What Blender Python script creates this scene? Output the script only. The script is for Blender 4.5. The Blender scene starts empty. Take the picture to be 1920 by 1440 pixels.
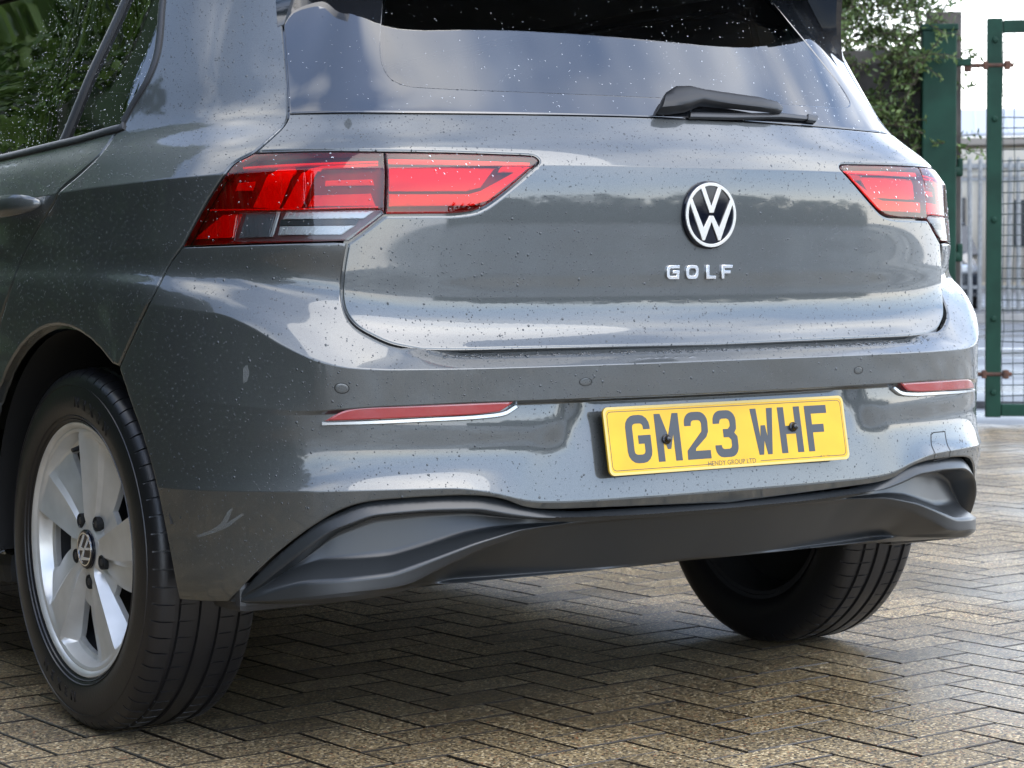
import bpy, bmesh, math, random
import numpy as np
from mathutils import Vector, Matrix
from mathutils.bvhtree import BVHTree
from mathutils.geometry import delaunay_2d_cdt

random.seed(7); rng = np.random.default_rng(7)
scn = bpy.context.scene
col = scn.collection

# ------------------------------------------------------------------ camera
CAM = np.array([-2.3815194, -2.83834875, 0.80176684])
YAW, PITCH, ROLL, FPX = math.radians(34.2373502), math.radians(-3.03857757), math.radians(-0.3560255), 4142.69
IW, IH = 1920, 1440
_f = np.array([math.sin(YAW)*math.cos(PITCH), math.cos(YAW)*math.cos(PITCH), math.sin(PITCH)])
_r = np.array([math.cos(YAW), -math.sin(YAW), 0.0]); _u = np.cross(_r, _f)
RV = math.cos(ROLL)*_r + math.sin(ROLL)*_u
UV = -math.sin(ROLL)*_r + math.cos(ROLL)*_u
FV = _f
cd = bpy.data.cameras.new('camera'); cam = bpy.data.objects.new('camera', cd); col.objects.link(cam)
cam.matrix_world = Matrix(((RV[0], UV[0], -FV[0], CAM[0]), (RV[1], UV[1], -FV[1], CAM[1]), (RV[2], UV[2], -FV[2], CAM[2]), (0, 0, 0, 1)))
cd.sensor_width = 36; cd.lens = 36*FPX/IW; cd.clip_end = 2000; cd.clip_start = .05
cd.dof.use_dof = True; cd.dof.focus_distance = 3.75; cd.dof.aperture_fstop = 14
scn.camera = cam
def ray(px, py):
    d = FV + RV*(px-IW/2)/FPX + UV*(IH/2-py)/FPX
    return d/np.linalg.norm(d)
def atz(px, py, z=0.0):
    d = ray(px, py); return CAM + d*(z-CAM[2])/d[2]
def atd(px, py, depth):
    d = FV + RV*(px-IW/2)/FPX + UV*(IH/2-py)/FPX
    return CAM + d*depth
def proj(P):
    d = np.asarray(P, float)-CAM; z = d@FV
    return IW/2+FPX*(d@RV)/z, IH/2-FPX*(d@UV)/z, z

# ------------------------------------------------------------------ world, sun, exposure
SUN_AZ, SUN_EL = math.radians(168), math.radians(50)      # azimuth clockwise from +Y, towards the sun
w = bpy.data.worlds.new('World'); scn.world = w; w.use_nodes = True
nt = w.node_tree; nt.nodes.clear()
def nn(nt, t, **k):
    n = nt.nodes.new(t)
    for a, b in k.items(): setattr(n, a, b)
    return n
out = nn(nt, 'ShaderNodeOutputWorld'); bg = nn(nt, 'ShaderNodeBackground'); bg.inputs['Strength'].default_value = .15
sky = nn(nt, 'ShaderNodeTexSky', sky_type='NISHITA'); sky.sun_disc = False
sky.sun_elevation = SUN_EL; sky.sun_rotation = SUN_AZ; sky.air_density = 1.0; sky.dust_density = .6; sky.ozone_density = 3.0
tc = nn(nt, 'ShaderNodeTexCoord')
mp = nn(nt, 'ShaderNodeMapping'); mp.inputs['Scale'].default_value = (1, 1, 2.2); mp.inputs['Location'].default_value = (3.1, .4, .7)
nz = nn(nt, 'ShaderNodeTexNoise'); nz.inputs['Scale'].default_value = 1.7; nz.inputs['Detail'].default_value = 4; nz.inputs['Roughness'].default_value = .45
rp = nn(nt, 'ShaderNodeValToRGB'); rp.color_ramp.elements[0].position = .44; rp.color_ramp.elements[1].position = .78
nz2 = nn(nt, 'ShaderNodeTexNoise'); nz2.inputs['Scale'].default_value = 2.2; nz2.inputs['Detail'].default_value = 3
rp2 = nn(nt, 'ShaderNodeValToRGB'); rp2.color_ramp.elements[0].color = (7.4, 8.2, 9.7, 1); rp2.color_ramp.elements[1].color = (12.0, 11.5, 10.6, 1)
rp2.color_ramp.elements[0].position = .35; rp2.color_ramp.elements[1].position = .62
mx = nn(nt, 'ShaderNodeMixRGB')
L = nt.links.new
L(tc.outputs['Generated'], mp.inputs['Vector']); L(mp.outputs['Vector'], nz.inputs['Vector']); L(mp.outputs['Vector'], nz2.inputs['Vector'])
L(nz.outputs['Fac'], rp.inputs['Fac']); L(nz2.outputs['Fac'], rp2.inputs['Fac'])
# thin white haze low over the horizon, all the way round
sxyz = nn(nt, 'ShaderNodeSeparateXYZ'); L(tc.outputs['Generated'], sxyz.inputs[0])
hz = nn(nt, 'ShaderNodeMapRange'); hz.inputs[1].default_value = .02; hz.inputs[2].default_value = .26; hz.inputs[3].default_value = .8; hz.inputs[4].default_value = 0
L(sxyz.outputs['Z'], hz.inputs[0])
mxx = nn(nt, 'ShaderNodeMath', operation='MAXIMUM'); L(rp.outputs['Color'], mxx.inputs[0]); L(hz.outputs[0], mxx.inputs[1]); veil = nn(nt, 'ShaderNodeMath', operation='MAXIMUM'); veil.inputs[1].default_value = .06; L(mxx.outputs[0], veil.inputs[0]); L(veil.outputs[0], mx.inputs['Fac']); L(sky.outputs['Color'], mx.inputs['Color1']); L(rp2.outputs['Color'], mx.inputs['Color2'])
L(mx.outputs['Color'], bg.inputs['Color']); L(bg.outputs['Background'], out.inputs['Surface'])
sl = bpy.data.lights.new('sun', 'SUN'); sl.energy = .6; sl.angle = math.radians(48); sl.color = (1.0, .94, .84)
so = bpy.data.objects.new('sun', sl); col.objects.link(so); so.location = (0, 0, 12)
sdir = Vector((math.sin(SUN_AZ)*math.cos(SUN_EL), math.cos(SUN_AZ)*math.cos(SUN_EL), math.sin(SUN_EL)))
so.rotation_euler = sdir.to_track_quat('Z', 'Y').to_euler()
scn.view_settings.view_transform = 'Standard'; scn.view_settings.look = 'None'
scn.view_settings.exposure = 1.75; scn.view_settings.gamma = 1.0
scn.render.engine = 'CYCLES'
scn.cycles.max_bounces = 10; scn.cycles.transparent_max_bounces = 16; scn.cycles.use_denoising = True
scn.cycles.sample_clamp_indirect = 8.0

# ------------------------------------------------------------------ materials
def mat(name, base=(.5, .5, .5), rough=.5, metal=0, coat=0, coat_rough=.02, spec=.5, trans=0, ior=1.5, emis=None):
    m = bpy.data.materials.new(name); m.use_nodes = True
    b = m.node_tree.nodes['Principled BSDF']
    b.inputs['Base Color'].default_value = (*base, 1); b.inputs['Roughness'].default_value = rough
    b.inputs['Metallic'].default_value = metal; b.inputs['Coat Weight'].default_value = coat; b.inputs['Coat Roughness'].default_value = coat_rough; b.inputs['Coat IOR'].default_value = 1.64
    b.inputs['Specular IOR Level'].default_value = spec; b.inputs['Transmission Weight'].default_value = trans; b.inputs['IOR'].default_value = ior
    return m
def P_(m): return m.node_tree.nodes['Principled BSDF']
def noise_col(m, c1, c2, scale, detail=4, lo=.35, hi=.65, sock='Base Color', coord='Object'):
    nt = m.node_tree; t = nn(nt, 'ShaderNodeTexCoord'); n = nn(nt, 'ShaderNodeTexNoise'); n.inputs['Scale'].default_value = scale; n.inputs['Detail'].default_value = detail
    r = nn(nt, 'ShaderNodeValToRGB'); r.color_ramp.elements[0].position = lo; r.color_ramp.elements[1].position = hi
    r.color_ramp.elements[0].color = (*c1, 1); r.color_ramp.elements[1].color = (*c2, 1)
    nt.links.new(t.outputs[coord], n.inputs['Vector']); nt.links.new(n.outputs['Fac'], r.inputs['Fac'])
    nt.links.new(r.outputs['Color'], P_(m).inputs[sock]); return n
def bump(m, scale, strength, dist=.002, detail=3, coord='Object'):
    nt = m.node_tree; t = nn(nt, 'ShaderNodeTexCoord'); n = nn(nt, 'ShaderNodeTexNoise'); n.inputs['Scale'].default_value = scale; n.inputs['Detail'].default_value = detail
    b = nn(nt, 'ShaderNodeBump'); b.inputs['Strength'].default_value = strength; b.inputs['Distance'].default_value = dist
    nt.links.new(t.outputs[coord], n.inputs['Vector']); nt.links.new(n.outputs['Fac'], b.inputs['Height']); nt.links.new(b.outputs['Normal'], P_(m).inputs['Normal'])
def glassy(name, tint, gloss=1.0, ior=1.5):
    """thin pane: tinted transparency with a fresnel reflection"""
    m = bpy.data.materials.new(name); m.use_nodes = True; nt = m.node_tree; nt.nodes.clear()
    o = nn(nt, 'ShaderNodeOutputMaterial'); t = nn(nt, 'ShaderNodeBsdfTransparent'); t.inputs['Color'].default_value = (*tint, 1)
    g = nn(nt, 'ShaderNodeBsdfGlossy'); g.inputs['Roughness'].default_value = .012; g.inputs['Color'].default_value = (gloss, gloss, gloss, 1)
    f = nn(nt, 'ShaderNodeFresnel'); f.inputs['IOR'].default_value = ior; x = nn(nt, 'ShaderNodeMixShader')
    nt.links.new(f.outputs[0], x.inputs[0]); nt.links.new(t.outputs[0], x.inputs[1]); nt.links.new(g.outputs[0], x.inputs[2]); nt.links.new(x.outputs[0], o.inputs['Surface'])
    return m
M = {}
M['paint'] = mat('grey_metallic_paint', (.05, .06, .065), .42, .4, coat=1.0, coat_rough=.015)
def paint_flake(m):
    nt = m.node_tree; b = P_(m); t = nn(nt, 'ShaderNodeTexCoord')
    v = nn(nt, 'ShaderNodeTexVoronoi'); v.inputs['Scale'].default_value = 1600
    r = nn(nt, 'ShaderNodeValToRGB'); r.color_ramp.elements[0].color = (.036, .041, .0425, 1); r.color_ramp.elements[1].color = (.062, .069, .0705, 1)
    sp = nn(nt, 'ShaderNodeSeparateColor')
    nt.links.new(t.outputs['Object'], v.inputs['Vector']); nt.links.new(v.outputs['Color'], sp.inputs[0]); nt.links.new(sp.outputs[0], r.inputs['Fac'])
    # faint road dirt, heavier low on the car
    n = nn(nt, 'ShaderNodeTexNoise'); n.inputs['Scale'].default_value = 5; n.inputs['Detail'].default_value = 6
    nt.links.new(t.outputs['Object'], n.inputs['Vector'])
    rr = nn(nt, 'ShaderNodeMapRange'); rr.inputs[1].default_value = .35; rr.inputs[2].default_value = .75; rr.inputs[3].default_value = .030; rr.inputs[4].default_value = .065
    nt.links.new(n.outputs['Fac'], rr.inputs[0]); nt.links.new(rr.outputs[0], b.inputs['Coat Roughness'])
    nt.links.new(r.outputs['Color'], b.inputs['Base Color'])
paint_flake(M['paint'])
M['glass_rear'] = glassy('rear_glass', (.50, .56, .56), 1.0, 2.0)
M['glass_side'] = glassy('privacy_glass', (.20, .23, .22), 1.0, 2.0)
M['frit'] = mat('black_glass_border', (.008, .009, .011), .03, 0, spec=.5, ior=2.0)
M['black'] = mat('black_plastic', (.017, .018, .020), .42)
M['gloss_black'] = mat('gloss_black', (.014, .017, .022), .12, coat=.5)
M['rubber'] = mat('tyre_rubber', (.009, .009, .0105), .36); bump(M['rubber'], 160, .25, .001)
M['inside'] = mat('interior_grey', (.022, .023, .026), .8)
M['beige'] = mat('interior_headlining', (.33, .34, .33), .9)
M['diffuser'] = mat('satin_diffuser_plastic', (.020, .0225, .025), .32, 0, spec=.5); bump(M['diffuser'], 900, .10, .0005)
M['alloy'] = mat('silver_alloy', (.66, .66, .65), .33, .45, coat=.4, coat_rough=.1); noise_col(M['alloy'], (.52, .52, .505), (.60, .60, .585), 22)
M['chrome'] = mat('chrome', (.82, .82, .83), .05, 1); M['badge'] = mat('badge_silver', (.62, .61, .58), .22, .45)
M['navy'] = mat('emblem_black', (.004, .005, .010), .08, spec=.35)
M['yellow'] = mat('plate_yellow', (.86, .55, .015), .42, coat=.15, coat_rough=.2, spec=.3); noise_col(M['yellow'], (.55, .315, .003), (.61, .355, .004), 14)
M['plate_edge'] = mat('plate_pale_edge', (.52, .38, .10), .3)
M['plate_black'] = mat('plate_character_black', (.016, .017, .020), .3, coat=.1, coat_rough=.2)
M['lens_red'] = glassy('red_lens', (.90, .06, .05), 1.0, 1.5)
M['lens_clear'] = glassy('smoked_clear_lens', (.78, .80, .82), 1.0, 1.5)
M['lamp_dark'] = mat('lamp_housing', (.20, .08, .08), .35)
M['lamp_red'] = mat('lamp_red', (.92, .045, .04), .25, coat=.5)
M['lamp_bright'] = mat('lamp_bright_red', (.98, .05, .04), .2, coat=.5)
M['lamp_grey'] = mat('lamp_grey', (.16, .17, .18), .35, .3)
M['lamp_silver'] = mat('lamp_reflector_silver', (.60, .61, .60), .3, .4)
M['refl_red'] = mat('reflector_red', (.24, .008, .012), .2, coat=1, coat_rough=.03)
M['steel_dark'] = mat('underbody_dark', (.02, .02, .02), .7)
M['green'] = mat('green_gate_paint', (.012, .10, .052), .6, spec=.25); noise_col(M['green'], (.003, .026, .015), (.006, .040, .024), 7, detail=7); 
M['rust'] = mat('rusty_steel', (.17, .06, .03), .8); noise_col(M['rust'], (.045, .022, .015), (.11, .045, .025), 40)
M['wire'] = mat('wire_dark', (.02, .032, .028), .6)
M['galv'] = mat('galvanised_steel', (.44, .45, .45), .45, .5); noise_col(M['galv'], (.17, .175, .18), (.26, .265, .265), 12)
M['droplet'] = mat('water_on_paint', (.032, .038, .042), .05, 0, spec=.5)
M['droplet_glass'] = glassy('water_on_glass', (.80, .83, .85), 1.0, 1.36)

# ------------------------------------------------------------------ object helpers
def tag(o, label=None, cat=None, group=None, kind=None):
    if label: o['label'] = label
    if cat: o['category'] = cat
    if group: o['group'] = group
    if kind: o['kind'] = kind
    return o
def empty(name, loc=(0, 0, 0), rz=0):
    o = bpy.data.objects.new(name, None); col.objects.link(o); o.location = loc; o.rotation_euler = (0, 0, rz); o.empty_display_size = .2; return o
def link_mesh(name, me, m, parent=None):
    o = bpy.data.objects.new(name, me); col.objects.link(o)
    if m is not None and not me.materials: me.materials.append(m)
    if parent is not None:
        o.parent = parent
    return o
def pydata(name, V, F, m, parent=None, smooth=False, normals=None):
    me = bpy.data.meshes.new(name); me.from_pydata([tuple(map(float, v)) for v in V], [], [tuple(map(int, f)) for f in F]); me.update()
    if smooth: me.shade_smooth()
    if normals is not None:
        me.shade_smooth(); me.normals_split_custom_set_from_vertices([tuple(map(float, n)) for n in normals])
    return link_mesh(name, me, m, parent)
def fast_mesh(name, V, F):
    """mesh from arrays: V (n,3), F (m,k) with the same number of corners in every face"""
    V = np.asarray(V, np.float32); F = np.asarray(F, np.int32); k = F.shape[1]; me = bpy.data.meshes.new(name)
    me.vertices.add(len(V)); me.vertices.foreach_set('co', V.ravel()); me.loops.add(F.size); me.loops.foreach_set('vertex_index', F.ravel())
    me.polygons.add(len(F)); me.polygons.foreach_set('loop_start', np.arange(0, F.size, k, dtype=np.int32)); me.polygons.foreach_set('loop_total', np.full(len(F), k, np.int32))
    me.update(calc_edges=True); return me
class MB:
    """collects simple solids into one mesh"""
    def __init__(s): s.V = []; s.F = []
    def add(s, V, F):
        k = len(s.V); s.V += [tuple(map(float, v)) for v in V]; s.F += [tuple(i+k for i in f) for f in F]
    def box(s, c, sz, ax=None, bev=0):
        c = np.asarray(c, float); A = np.eye(3) if ax is None else np.asarray(ax, float)
        h = np.asarray(sz, float)/2
        if bev <= 0:
            vs = [c + A.T@(h*np.array(q)) for q in ((-1,-1,-1),(1,-1,-1),(1,1,-1),(-1,1,-1),(-1,-1,1),(1,-1,1),(1,1,1),(-1,1,1))]
            s.add(vs, [(0,3,2,1),(4,5,6,7),(0,1,5,4),(1,2,6,5),(2,3,7,6),(3,0,4,7)])
        else:
            bm = bmesh.new(); bmesh.ops.create_cube(bm, size=2)
            for v in bm.verts: v.co = Vector((v.co.x*h[0], v.co.y*h[1], v.co.z*h[2]))
            bmesh.ops.bevel(bm, geom=list(bm.edges), offset=min(bev, h.min()*.9), segments=2, affect='EDGES', profile=.6)
            bm.verts.ensure_lookup_table()
            s.add([c + A.T@np.array(v.co) for v in bm.verts], [[v.index for v in f.verts] for f in bm.faces]); bm.free()
    def tube(s, pts, r, n=8, cap=True):
        pts = [np.asarray(p, float) for p in pts]; rs = r if hasattr(r, '__len__') else [r]*len(pts)
        V = []; F = []
        for i, p in enumerate(pts):
            t = pts[min(i+1, len(pts)-1)]-pts[max(i-1, 0)]; t /= np.linalg.norm(t)+1e-12
            a = np.cross(t, (0, 0, 1) if abs(t[2]) < .9 else (1, 0, 0)); a /= np.linalg.norm(a); b = np.cross(t, a)
            for k in range(n):
                th = 2*math.pi*k/n; V.append(p+rs[i]*(math.cos(th)*a+math.sin(th)*b))
        for i in range(len(pts)-1):
            for k in range(n): F.append((i*n+k, i*n+(k+1) % n, (i+1)*n+(k+1) % n, (i+1)*n+k))
        if cap: F.append(tuple(range(n))[::-1]); F.append(tuple(range((len(pts)-1)*n, len(pts)*n)))
        s.add(V, F)
    def lathe(s, prof, n, axis='x', c=(0, 0, 0), close=True):
        """prof: (a, r) along axis"""
        V = []; F = []; m = len(prof)
        for k in range(n):
            th = 2*math.pi*k/n; ct, st = math.cos(th), math.sin(th)
            for a, r in prof:
                q = {'x': (a, r*ct, r*st), 'y': (r*ct, a, r*st), 'z': (r*ct, r*st, a)}[axis]; V.append((q[0]+c[0], q[1]+c[1], q[2]+c[2]))
        for k in range(n):
            k2 = (k+1) % n
            for i in range(m-1): F.append((k*m+i, k*m+i+1, k2*m+i+1, k2*m+i))
        s.add(V, F)
    def build(s, name, m, parent=None, smooth=False, weld=False):
        me = bpy.data.meshes.new(name); me.from_pydata(s.V, [], s.F); me.update()
        bm = bmesh.new(); bm.from_mesh(me)
        if weld: bmesh.ops.remove_doubles(bm, verts=bm.verts, dist=1e-5)
        bmesh.ops.recalc_face_normals(bm, faces=bm.faces); bm.to_mesh(me); bm.free()
        if smooth:
            me.shade_smooth()
            try: me.set_sharp_from_angle(angle=math.radians(smooth if smooth is not True else 40))
            except Exception: pass
        return link_mesh(name, me, m, parent)
def curve_solid(name, loops, depth, m, xf, parent=None, bev=0):
    """filled 2-D outlines (loops inside loops are holes) extruded; xf maps (x, y, z) to the world"""
    cu = bpy.data.curves.new('tmp', 'CURVE'); cu.dimensions = '2D'; cu.fill_mode = 'BOTH'; cu.extrude = depth/2; cu.bevel_depth = bev; cu.bevel_resolution = 1
    for lp in loops:
        sp = cu.splines.new('POLY'); sp.points.add(len(lp)-1); sp.use_cyclic_u = True
        for p, q in zip(sp.points, lp): p.co = (q[0], q[1], 0, 1)
    o = bpy.data.objects.new('tmp', cu); col.objects.link(o)
    dg = bpy.context.evaluated_depsgraph_get(); me = bpy.data.meshes.new_from_object(o.evaluated_get(dg)); me.name = name
    bpy.data.objects.remove(o); bpy.data.curves.remove(cu)
    for v in me.vertices: v.co = Vector(xf(v.co.x, v.co.y, v.co.z))
    bm = bmesh.new(); bm.from_mesh(me); bmesh.ops.recalc_face_normals(bm, faces=bm.faces); bm.to_mesh(me); bm.free()
    me.materials.clear()
    return link_mesh(name, me, m, parent)
def text_solid(name, body, size, depth, m, xf, parent=None):
    cu = bpy.data.curves.new('tmp', 'FONT'); cu.body = body; cu.size = size; cu.extrude = depth/2; cu.align_x = 'CENTER'; cu.align_y = 'CENTER'; cu.resolution_u = 3
    o = bpy.data.objects.new('tmp', cu); col.objects.link(o)
    dg = bpy.context.evaluated_depsgraph_get(); me = bpy.data.meshes.new_from_object(o.evaluated_get(dg)); me.name = name
    bpy.data.objects.remove(o); bpy.data.curves.remove(cu)
    for v in me.vertices: v.co = Vector(xf(v.co.x, v.co.y, v.co.z))
    me.materials.clear()
    return link_mesh(name, me, m, parent)

# ------------------------------------------------------------------ ground
def wet_ground(name, dark, light, scale, wet_scale, dryr, wetr, bumps):
    m = mat(name, light, .5); nt = m.node_tree; b = P_(m); g = nn(nt, 'ShaderNodeNewGeometry'); Lk = nt.links.new
    n = nn(nt, 'ShaderNodeTexNoise'); n.inputs['Scale'].default_value = scale; n.inputs['Detail'].default_value = 6; Lk(g.outputs['Position'], n.inputs['Vector'])
    r = nn(nt, 'ShaderNodeValToRGB'); r.color_ramp.elements[0].color = (*dark, 1); r.color_ramp.elements[1].color = (*light, 1); r.color_ramp.elements[0].position = .3; r.color_ramp.elements[1].position = .7
    Lk(n.outputs['Fac'], r.inputs['Fac']); Lk(r.outputs['Color'], b.inputs['Base Color'])
    w_ = nn(nt, 'ShaderNodeTexNoise'); w_.inputs['Scale'].default_value = wet_scale; w_.inputs['Detail'].default_value = 4; Lk(g.outputs['Position'], w_.inputs['Vector'])
    mr = nn(nt, 'ShaderNodeMapRange'); mr.inputs[1].default_value = .42; mr.inputs[2].default_value = .58; mr.inputs[3].default_value = wetr; mr.inputs[4].default_value = dryr; Lk(w_.outputs['Fac'], mr.inputs[0]); Lk(mr.outputs[0], b.inputs['Roughness'])
    bp = nn(nt, 'ShaderNodeBump'); bp.inputs['Strength'].default_value = .4; bp.inputs['Distance'].default_value = bumps; Lk(n.outputs['Fac'], bp.inputs['Height']); Lk(bp.outputs['Normal'], b.inputs['Normal'])
    return m
M['asphalt'] = wet_ground('wet_asphalt', (.030, .031, .034), (.055, .056, .06), 60, .6, .5, .25, .004)
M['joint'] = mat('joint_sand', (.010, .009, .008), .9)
def block_mat():
    m = mat('exposed_aggregate_paving', (.1, .08, .05), .5); nt = m.node_tree; b = P_(m); Lk = nt.links.new
    g = nn(nt, 'ShaderNodeNewGeometry'); oi = nn(nt, 'ShaderNodeObjectInfo')
    v = nn(nt, 'ShaderNodeTexVoronoi'); v.inputs['Scale'].default_value = 250; v.inputs['Randomness'].default_value = 1.0; Lk(g.outputs['Position'], v.inputs['Vector'])
    sp = nn(nt, 'ShaderNodeSeparateColor'); Lk(v.outputs['Color'], sp.inputs[0])
    r = nn(nt, 'ShaderNodeValToRGB'); cr = r.color_ramp; cr.interpolation = 'CONSTANT'
    cols = [(0, (.022, .018, .013)), (.16, (.105, .079, .044)), (.36, (.175, .131, .070)), (.56, (.25, .184, .096)), (.74, (.135, .115, .087)), (.80, (.33, .25, .135)), (.91, (.52, .42, .26)), (.975, (.24, .11, .05))]
    cr.elements[0].position = 0; cr.elements[0].color = (*cols[0][1], 1); cr.elements[1].position = cols[1][0]; cr.elements[1].color = (*cols[1][1], 1)
    for p_, c_ in cols[2:]: e = cr.elements.new(p_); e.color = (*c_, 1)
    Lk(sp.outputs[0], r.inputs['Fac'])
    # block to block tone
    wn = nn(nt, 'ShaderNodeTexWhiteNoise', noise_dimensions='4D'); Lk(oi.outputs['Location'], wn.inputs['Vector']); Lk(g.outputs['Random Per Island'], wn.inputs['W'])
    mr = nn(nt, 'ShaderNodeMapRange'); mr.inputs[3].default_value = .74; mr.inputs[4].default_value = 1.28; Lk(wn.outputs['Value'], mr.inputs[0])
    n = nn(nt, 'ShaderNodeTexNoise'); n.inputs['Scale'].default_value = 1.7; n.inputs['Detail'].default_value = 5; Lk(g.outputs['Position'], n.inputs['Vector'])
    mr2 = nn(nt, 'ShaderNodeMapRange'); mr2.inputs[1].default_value = .35; mr2.inputs[2].default_value = .65; mr2.inputs[3].default_value = .75; mr2.inputs[4].default_value = 1.15; Lk(n.outputs['Fac'], mr2.inputs[0])
    mm = nn(nt, 'ShaderNodeMath', operation='MULTIPLY'); Lk(mr.outputs[0], mm.inputs[0]); Lk(mr2.outputs[0], mm.inputs[1])
    vm = nn(nt, 'ShaderNodeVectorMath', operation='SCALE'); Lk(r.outputs['Color'], vm.inputs[0]); Lk(mm.outputs[0], vm.inputs['Scale']); Lk(vm.outputs[0], b.inputs['Base Color'])
    # wet film: some patches wetter
    w_ = nn(nt, 'ShaderNodeTexNoise'); w_.inputs['Scale'].default_value = .9; w_.inputs['Detail'].default_value = 4; Lk(g.outputs['Position'], w_.inputs['Vector'])
    mr3 = nn(nt, 'ShaderNodeMapRange'); mr3.inputs[1].default_value = .40; mr3.inputs[2].default_value = .60; mr3.inputs[3].default_value = .30; mr3.inputs[4].default_value = .62; Lk(w_.outputs['Fac'], mr3.inputs[0]); Lk(mr3.outputs[0], b.inputs['Roughness'])
    b.inputs['Coat Weight'].default_value = .06; b.inputs['Coat Roughness'].default_value = .14
    bp = nn(nt, 'ShaderNodeBump'); bp.inputs['Strength'].default_value = .32; bp.inputs['Distance'].default_value = .0016; bp.invert = True; Lk(v.outputs['Distance'], bp.inputs['Height'])
    Lk(bp.outputs['Normal'], b.inputs['Normal']); Lk(bp.outputs['Normal'], b.inputs['Coat Normal'])
    return m
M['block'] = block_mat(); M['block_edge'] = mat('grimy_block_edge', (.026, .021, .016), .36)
ground = tag(pydata('ground', [(-400,-400,-.06),(400,-400,-.06),(400,400,-.06),(-400,400,-.06)], [(0,1,2,3)], M['asphalt']), kind='structure')
PA = math.radians(3.0); pc, ps = math.cos(PA), math.sin(PA)
# line of the gate and fence at the edge of the yard
POST = atz(1757, 799, 0); _a = math.radians(-7); GD = np.array([RV[0]*math.cos(_a)-RV[1]*math.sin(_a), RV[0]*math.sin(_a)+RV[1]*math.cos(_a), 0]); GD /= np.linalg.norm(GD)
GN = np.array([GD[1], -GD[0], 0]); GN = GN if GN@(CAM-POST) > 0 else -GN      # towards the camera
def fence_pt(s_, z, o_=0.0): return POST+GD*s_+GN*o_+np.array([0, 0, z])
x0, x1, y0, y1 = -6.5, 10.0, -7.0, 9.0
bed = [(x0,y0,-.016),(x1,y0,-.016),(x1,y1,-.016),(x0,y1,-.016)]
# the yard ends at the fence line
def yard_clip(poly, off=.25):
    o = []; f_ = lambda p: (np.array(p[:2])-POST[:2])@GN[:2]+off
    for a, b in zip(poly, poly[1:]+poly[:1]):
        fa, fb = f_(a), f_(b)
        if fa >= 0: o.append(a)
        if fa*fb < 0: t = fa/(fa-fb); o.append(tuple(np.array(a)+(np.array(b)-np.array(a))*t))
    return o
bed = yard_clip(bed)
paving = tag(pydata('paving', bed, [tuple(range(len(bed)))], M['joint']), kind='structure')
A_ = .1; GP = .0026; CH = .0016
def block_geom(L_, W_):
    hx, hy = L_/2-GP, W_/2-GP; z0, z1, z2 = -.03, -CH, 0.0
    V = [(sx*hx, sy*hy, z0) for sx, sy in ((-1,-1),(1,-1),(1,1),(-1,1))]+[(sx*hx, sy*hy, z1) for sx, sy in ((-1,-1),(1,-1),(1,1),(-1,1))]+[(sx*(hx-CH), sy*(hy-CH), z2) for sx, sy in ((-1,-1),(1,-1),(1,1),(-1,1))]
    F = [(8,9,10,11)]
    for k in range(4): j = (k+1) % 4; F += [(k, j, 4+j, 4+k), (4+k, 4+j, 8+j, 8+k)]
    return V, F
bV, bF = block_geom(2*A_, A_)
def blk_mesh(nm):
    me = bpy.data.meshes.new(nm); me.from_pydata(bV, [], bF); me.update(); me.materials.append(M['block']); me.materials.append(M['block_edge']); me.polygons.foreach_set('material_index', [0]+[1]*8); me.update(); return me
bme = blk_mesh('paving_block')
cells = []
for n_ in range(-60, 60):
    for m_ in range(-120, 120):
        for kind in (0, 1):
            gx, gy = (m_+4*n_, m_) if kind == 0 else (m_+4*n_+2, m_-1)
            cx, cy = ((gx+1)*A_, (gy+.5)*A_) if kind == 0 else ((gx+.5)*A_, (gy+1)*A_)
            X, Y = pc*cx-ps*cy+.06, ps*cx+pc*cy+.03
            if not (x0+.2 < X < x1-.2 and y0+.2 < Y < y1-.2): continue
            if (np.array([X, Y])-POST[:2])@GN[:2]+.13 < 0: continue
            cells.append((X, Y, PA+(0 if kind == 0 else math.pi/2)))
def score(c_):
    px_, py_, z_ = proj((c_[0], c_[1], 0))
    if z_ < .5 or not (-60 < px_ < 1980 and py_ < 1500): return 1e9
    # hidden behind the body of the car
    lim = 1130 if px_ < 430 else np.interp(px_, [430, 760, 1690, 1850, 1851], [1130, 1100, 1010, 900, 600])
    if py_ < lim and px_ < 1850: return 1e8
    return z_
order = sorted(range(len(cells)), key=lambda i: score(cells[i])); own = set(order[:300]); rest_V, rest_F = [], []
for i, (X, Y, a) in enumerate(cells):
    dz = rng.uniform(-.0008, .0006); tx, ty = rng.normal(0, .0018, 2)
    if i in own:
        o = bpy.data.objects.new('paving_block', bme); col.objects.link(o); o.parent = paving; o.location = (X, Y, dz); o.rotation_euler = (tx, ty, a)
    else:
        k = len(rest_V); c_, s_ = math.cos(a), math.sin(a)
        rest_V += [(X+c_*v[0]-s_*v[1], Y+s_*v[0]+c_*v[1], v[2]+dz+v[0]*ty+v[1]*tx) for v in bV]; rest_F += [tuple(k+q for q in f) for f in bF]
_o = tag(pydata('paving_blocks', rest_V, rest_F, M['block'], paving), kind='stuff'); _o.data.materials.append(M['block_edge']); _o.data.polygons.foreach_set('material_index', ([0]+[1]*8)*(len(rest_F)//9)); _o.data.update()
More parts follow.
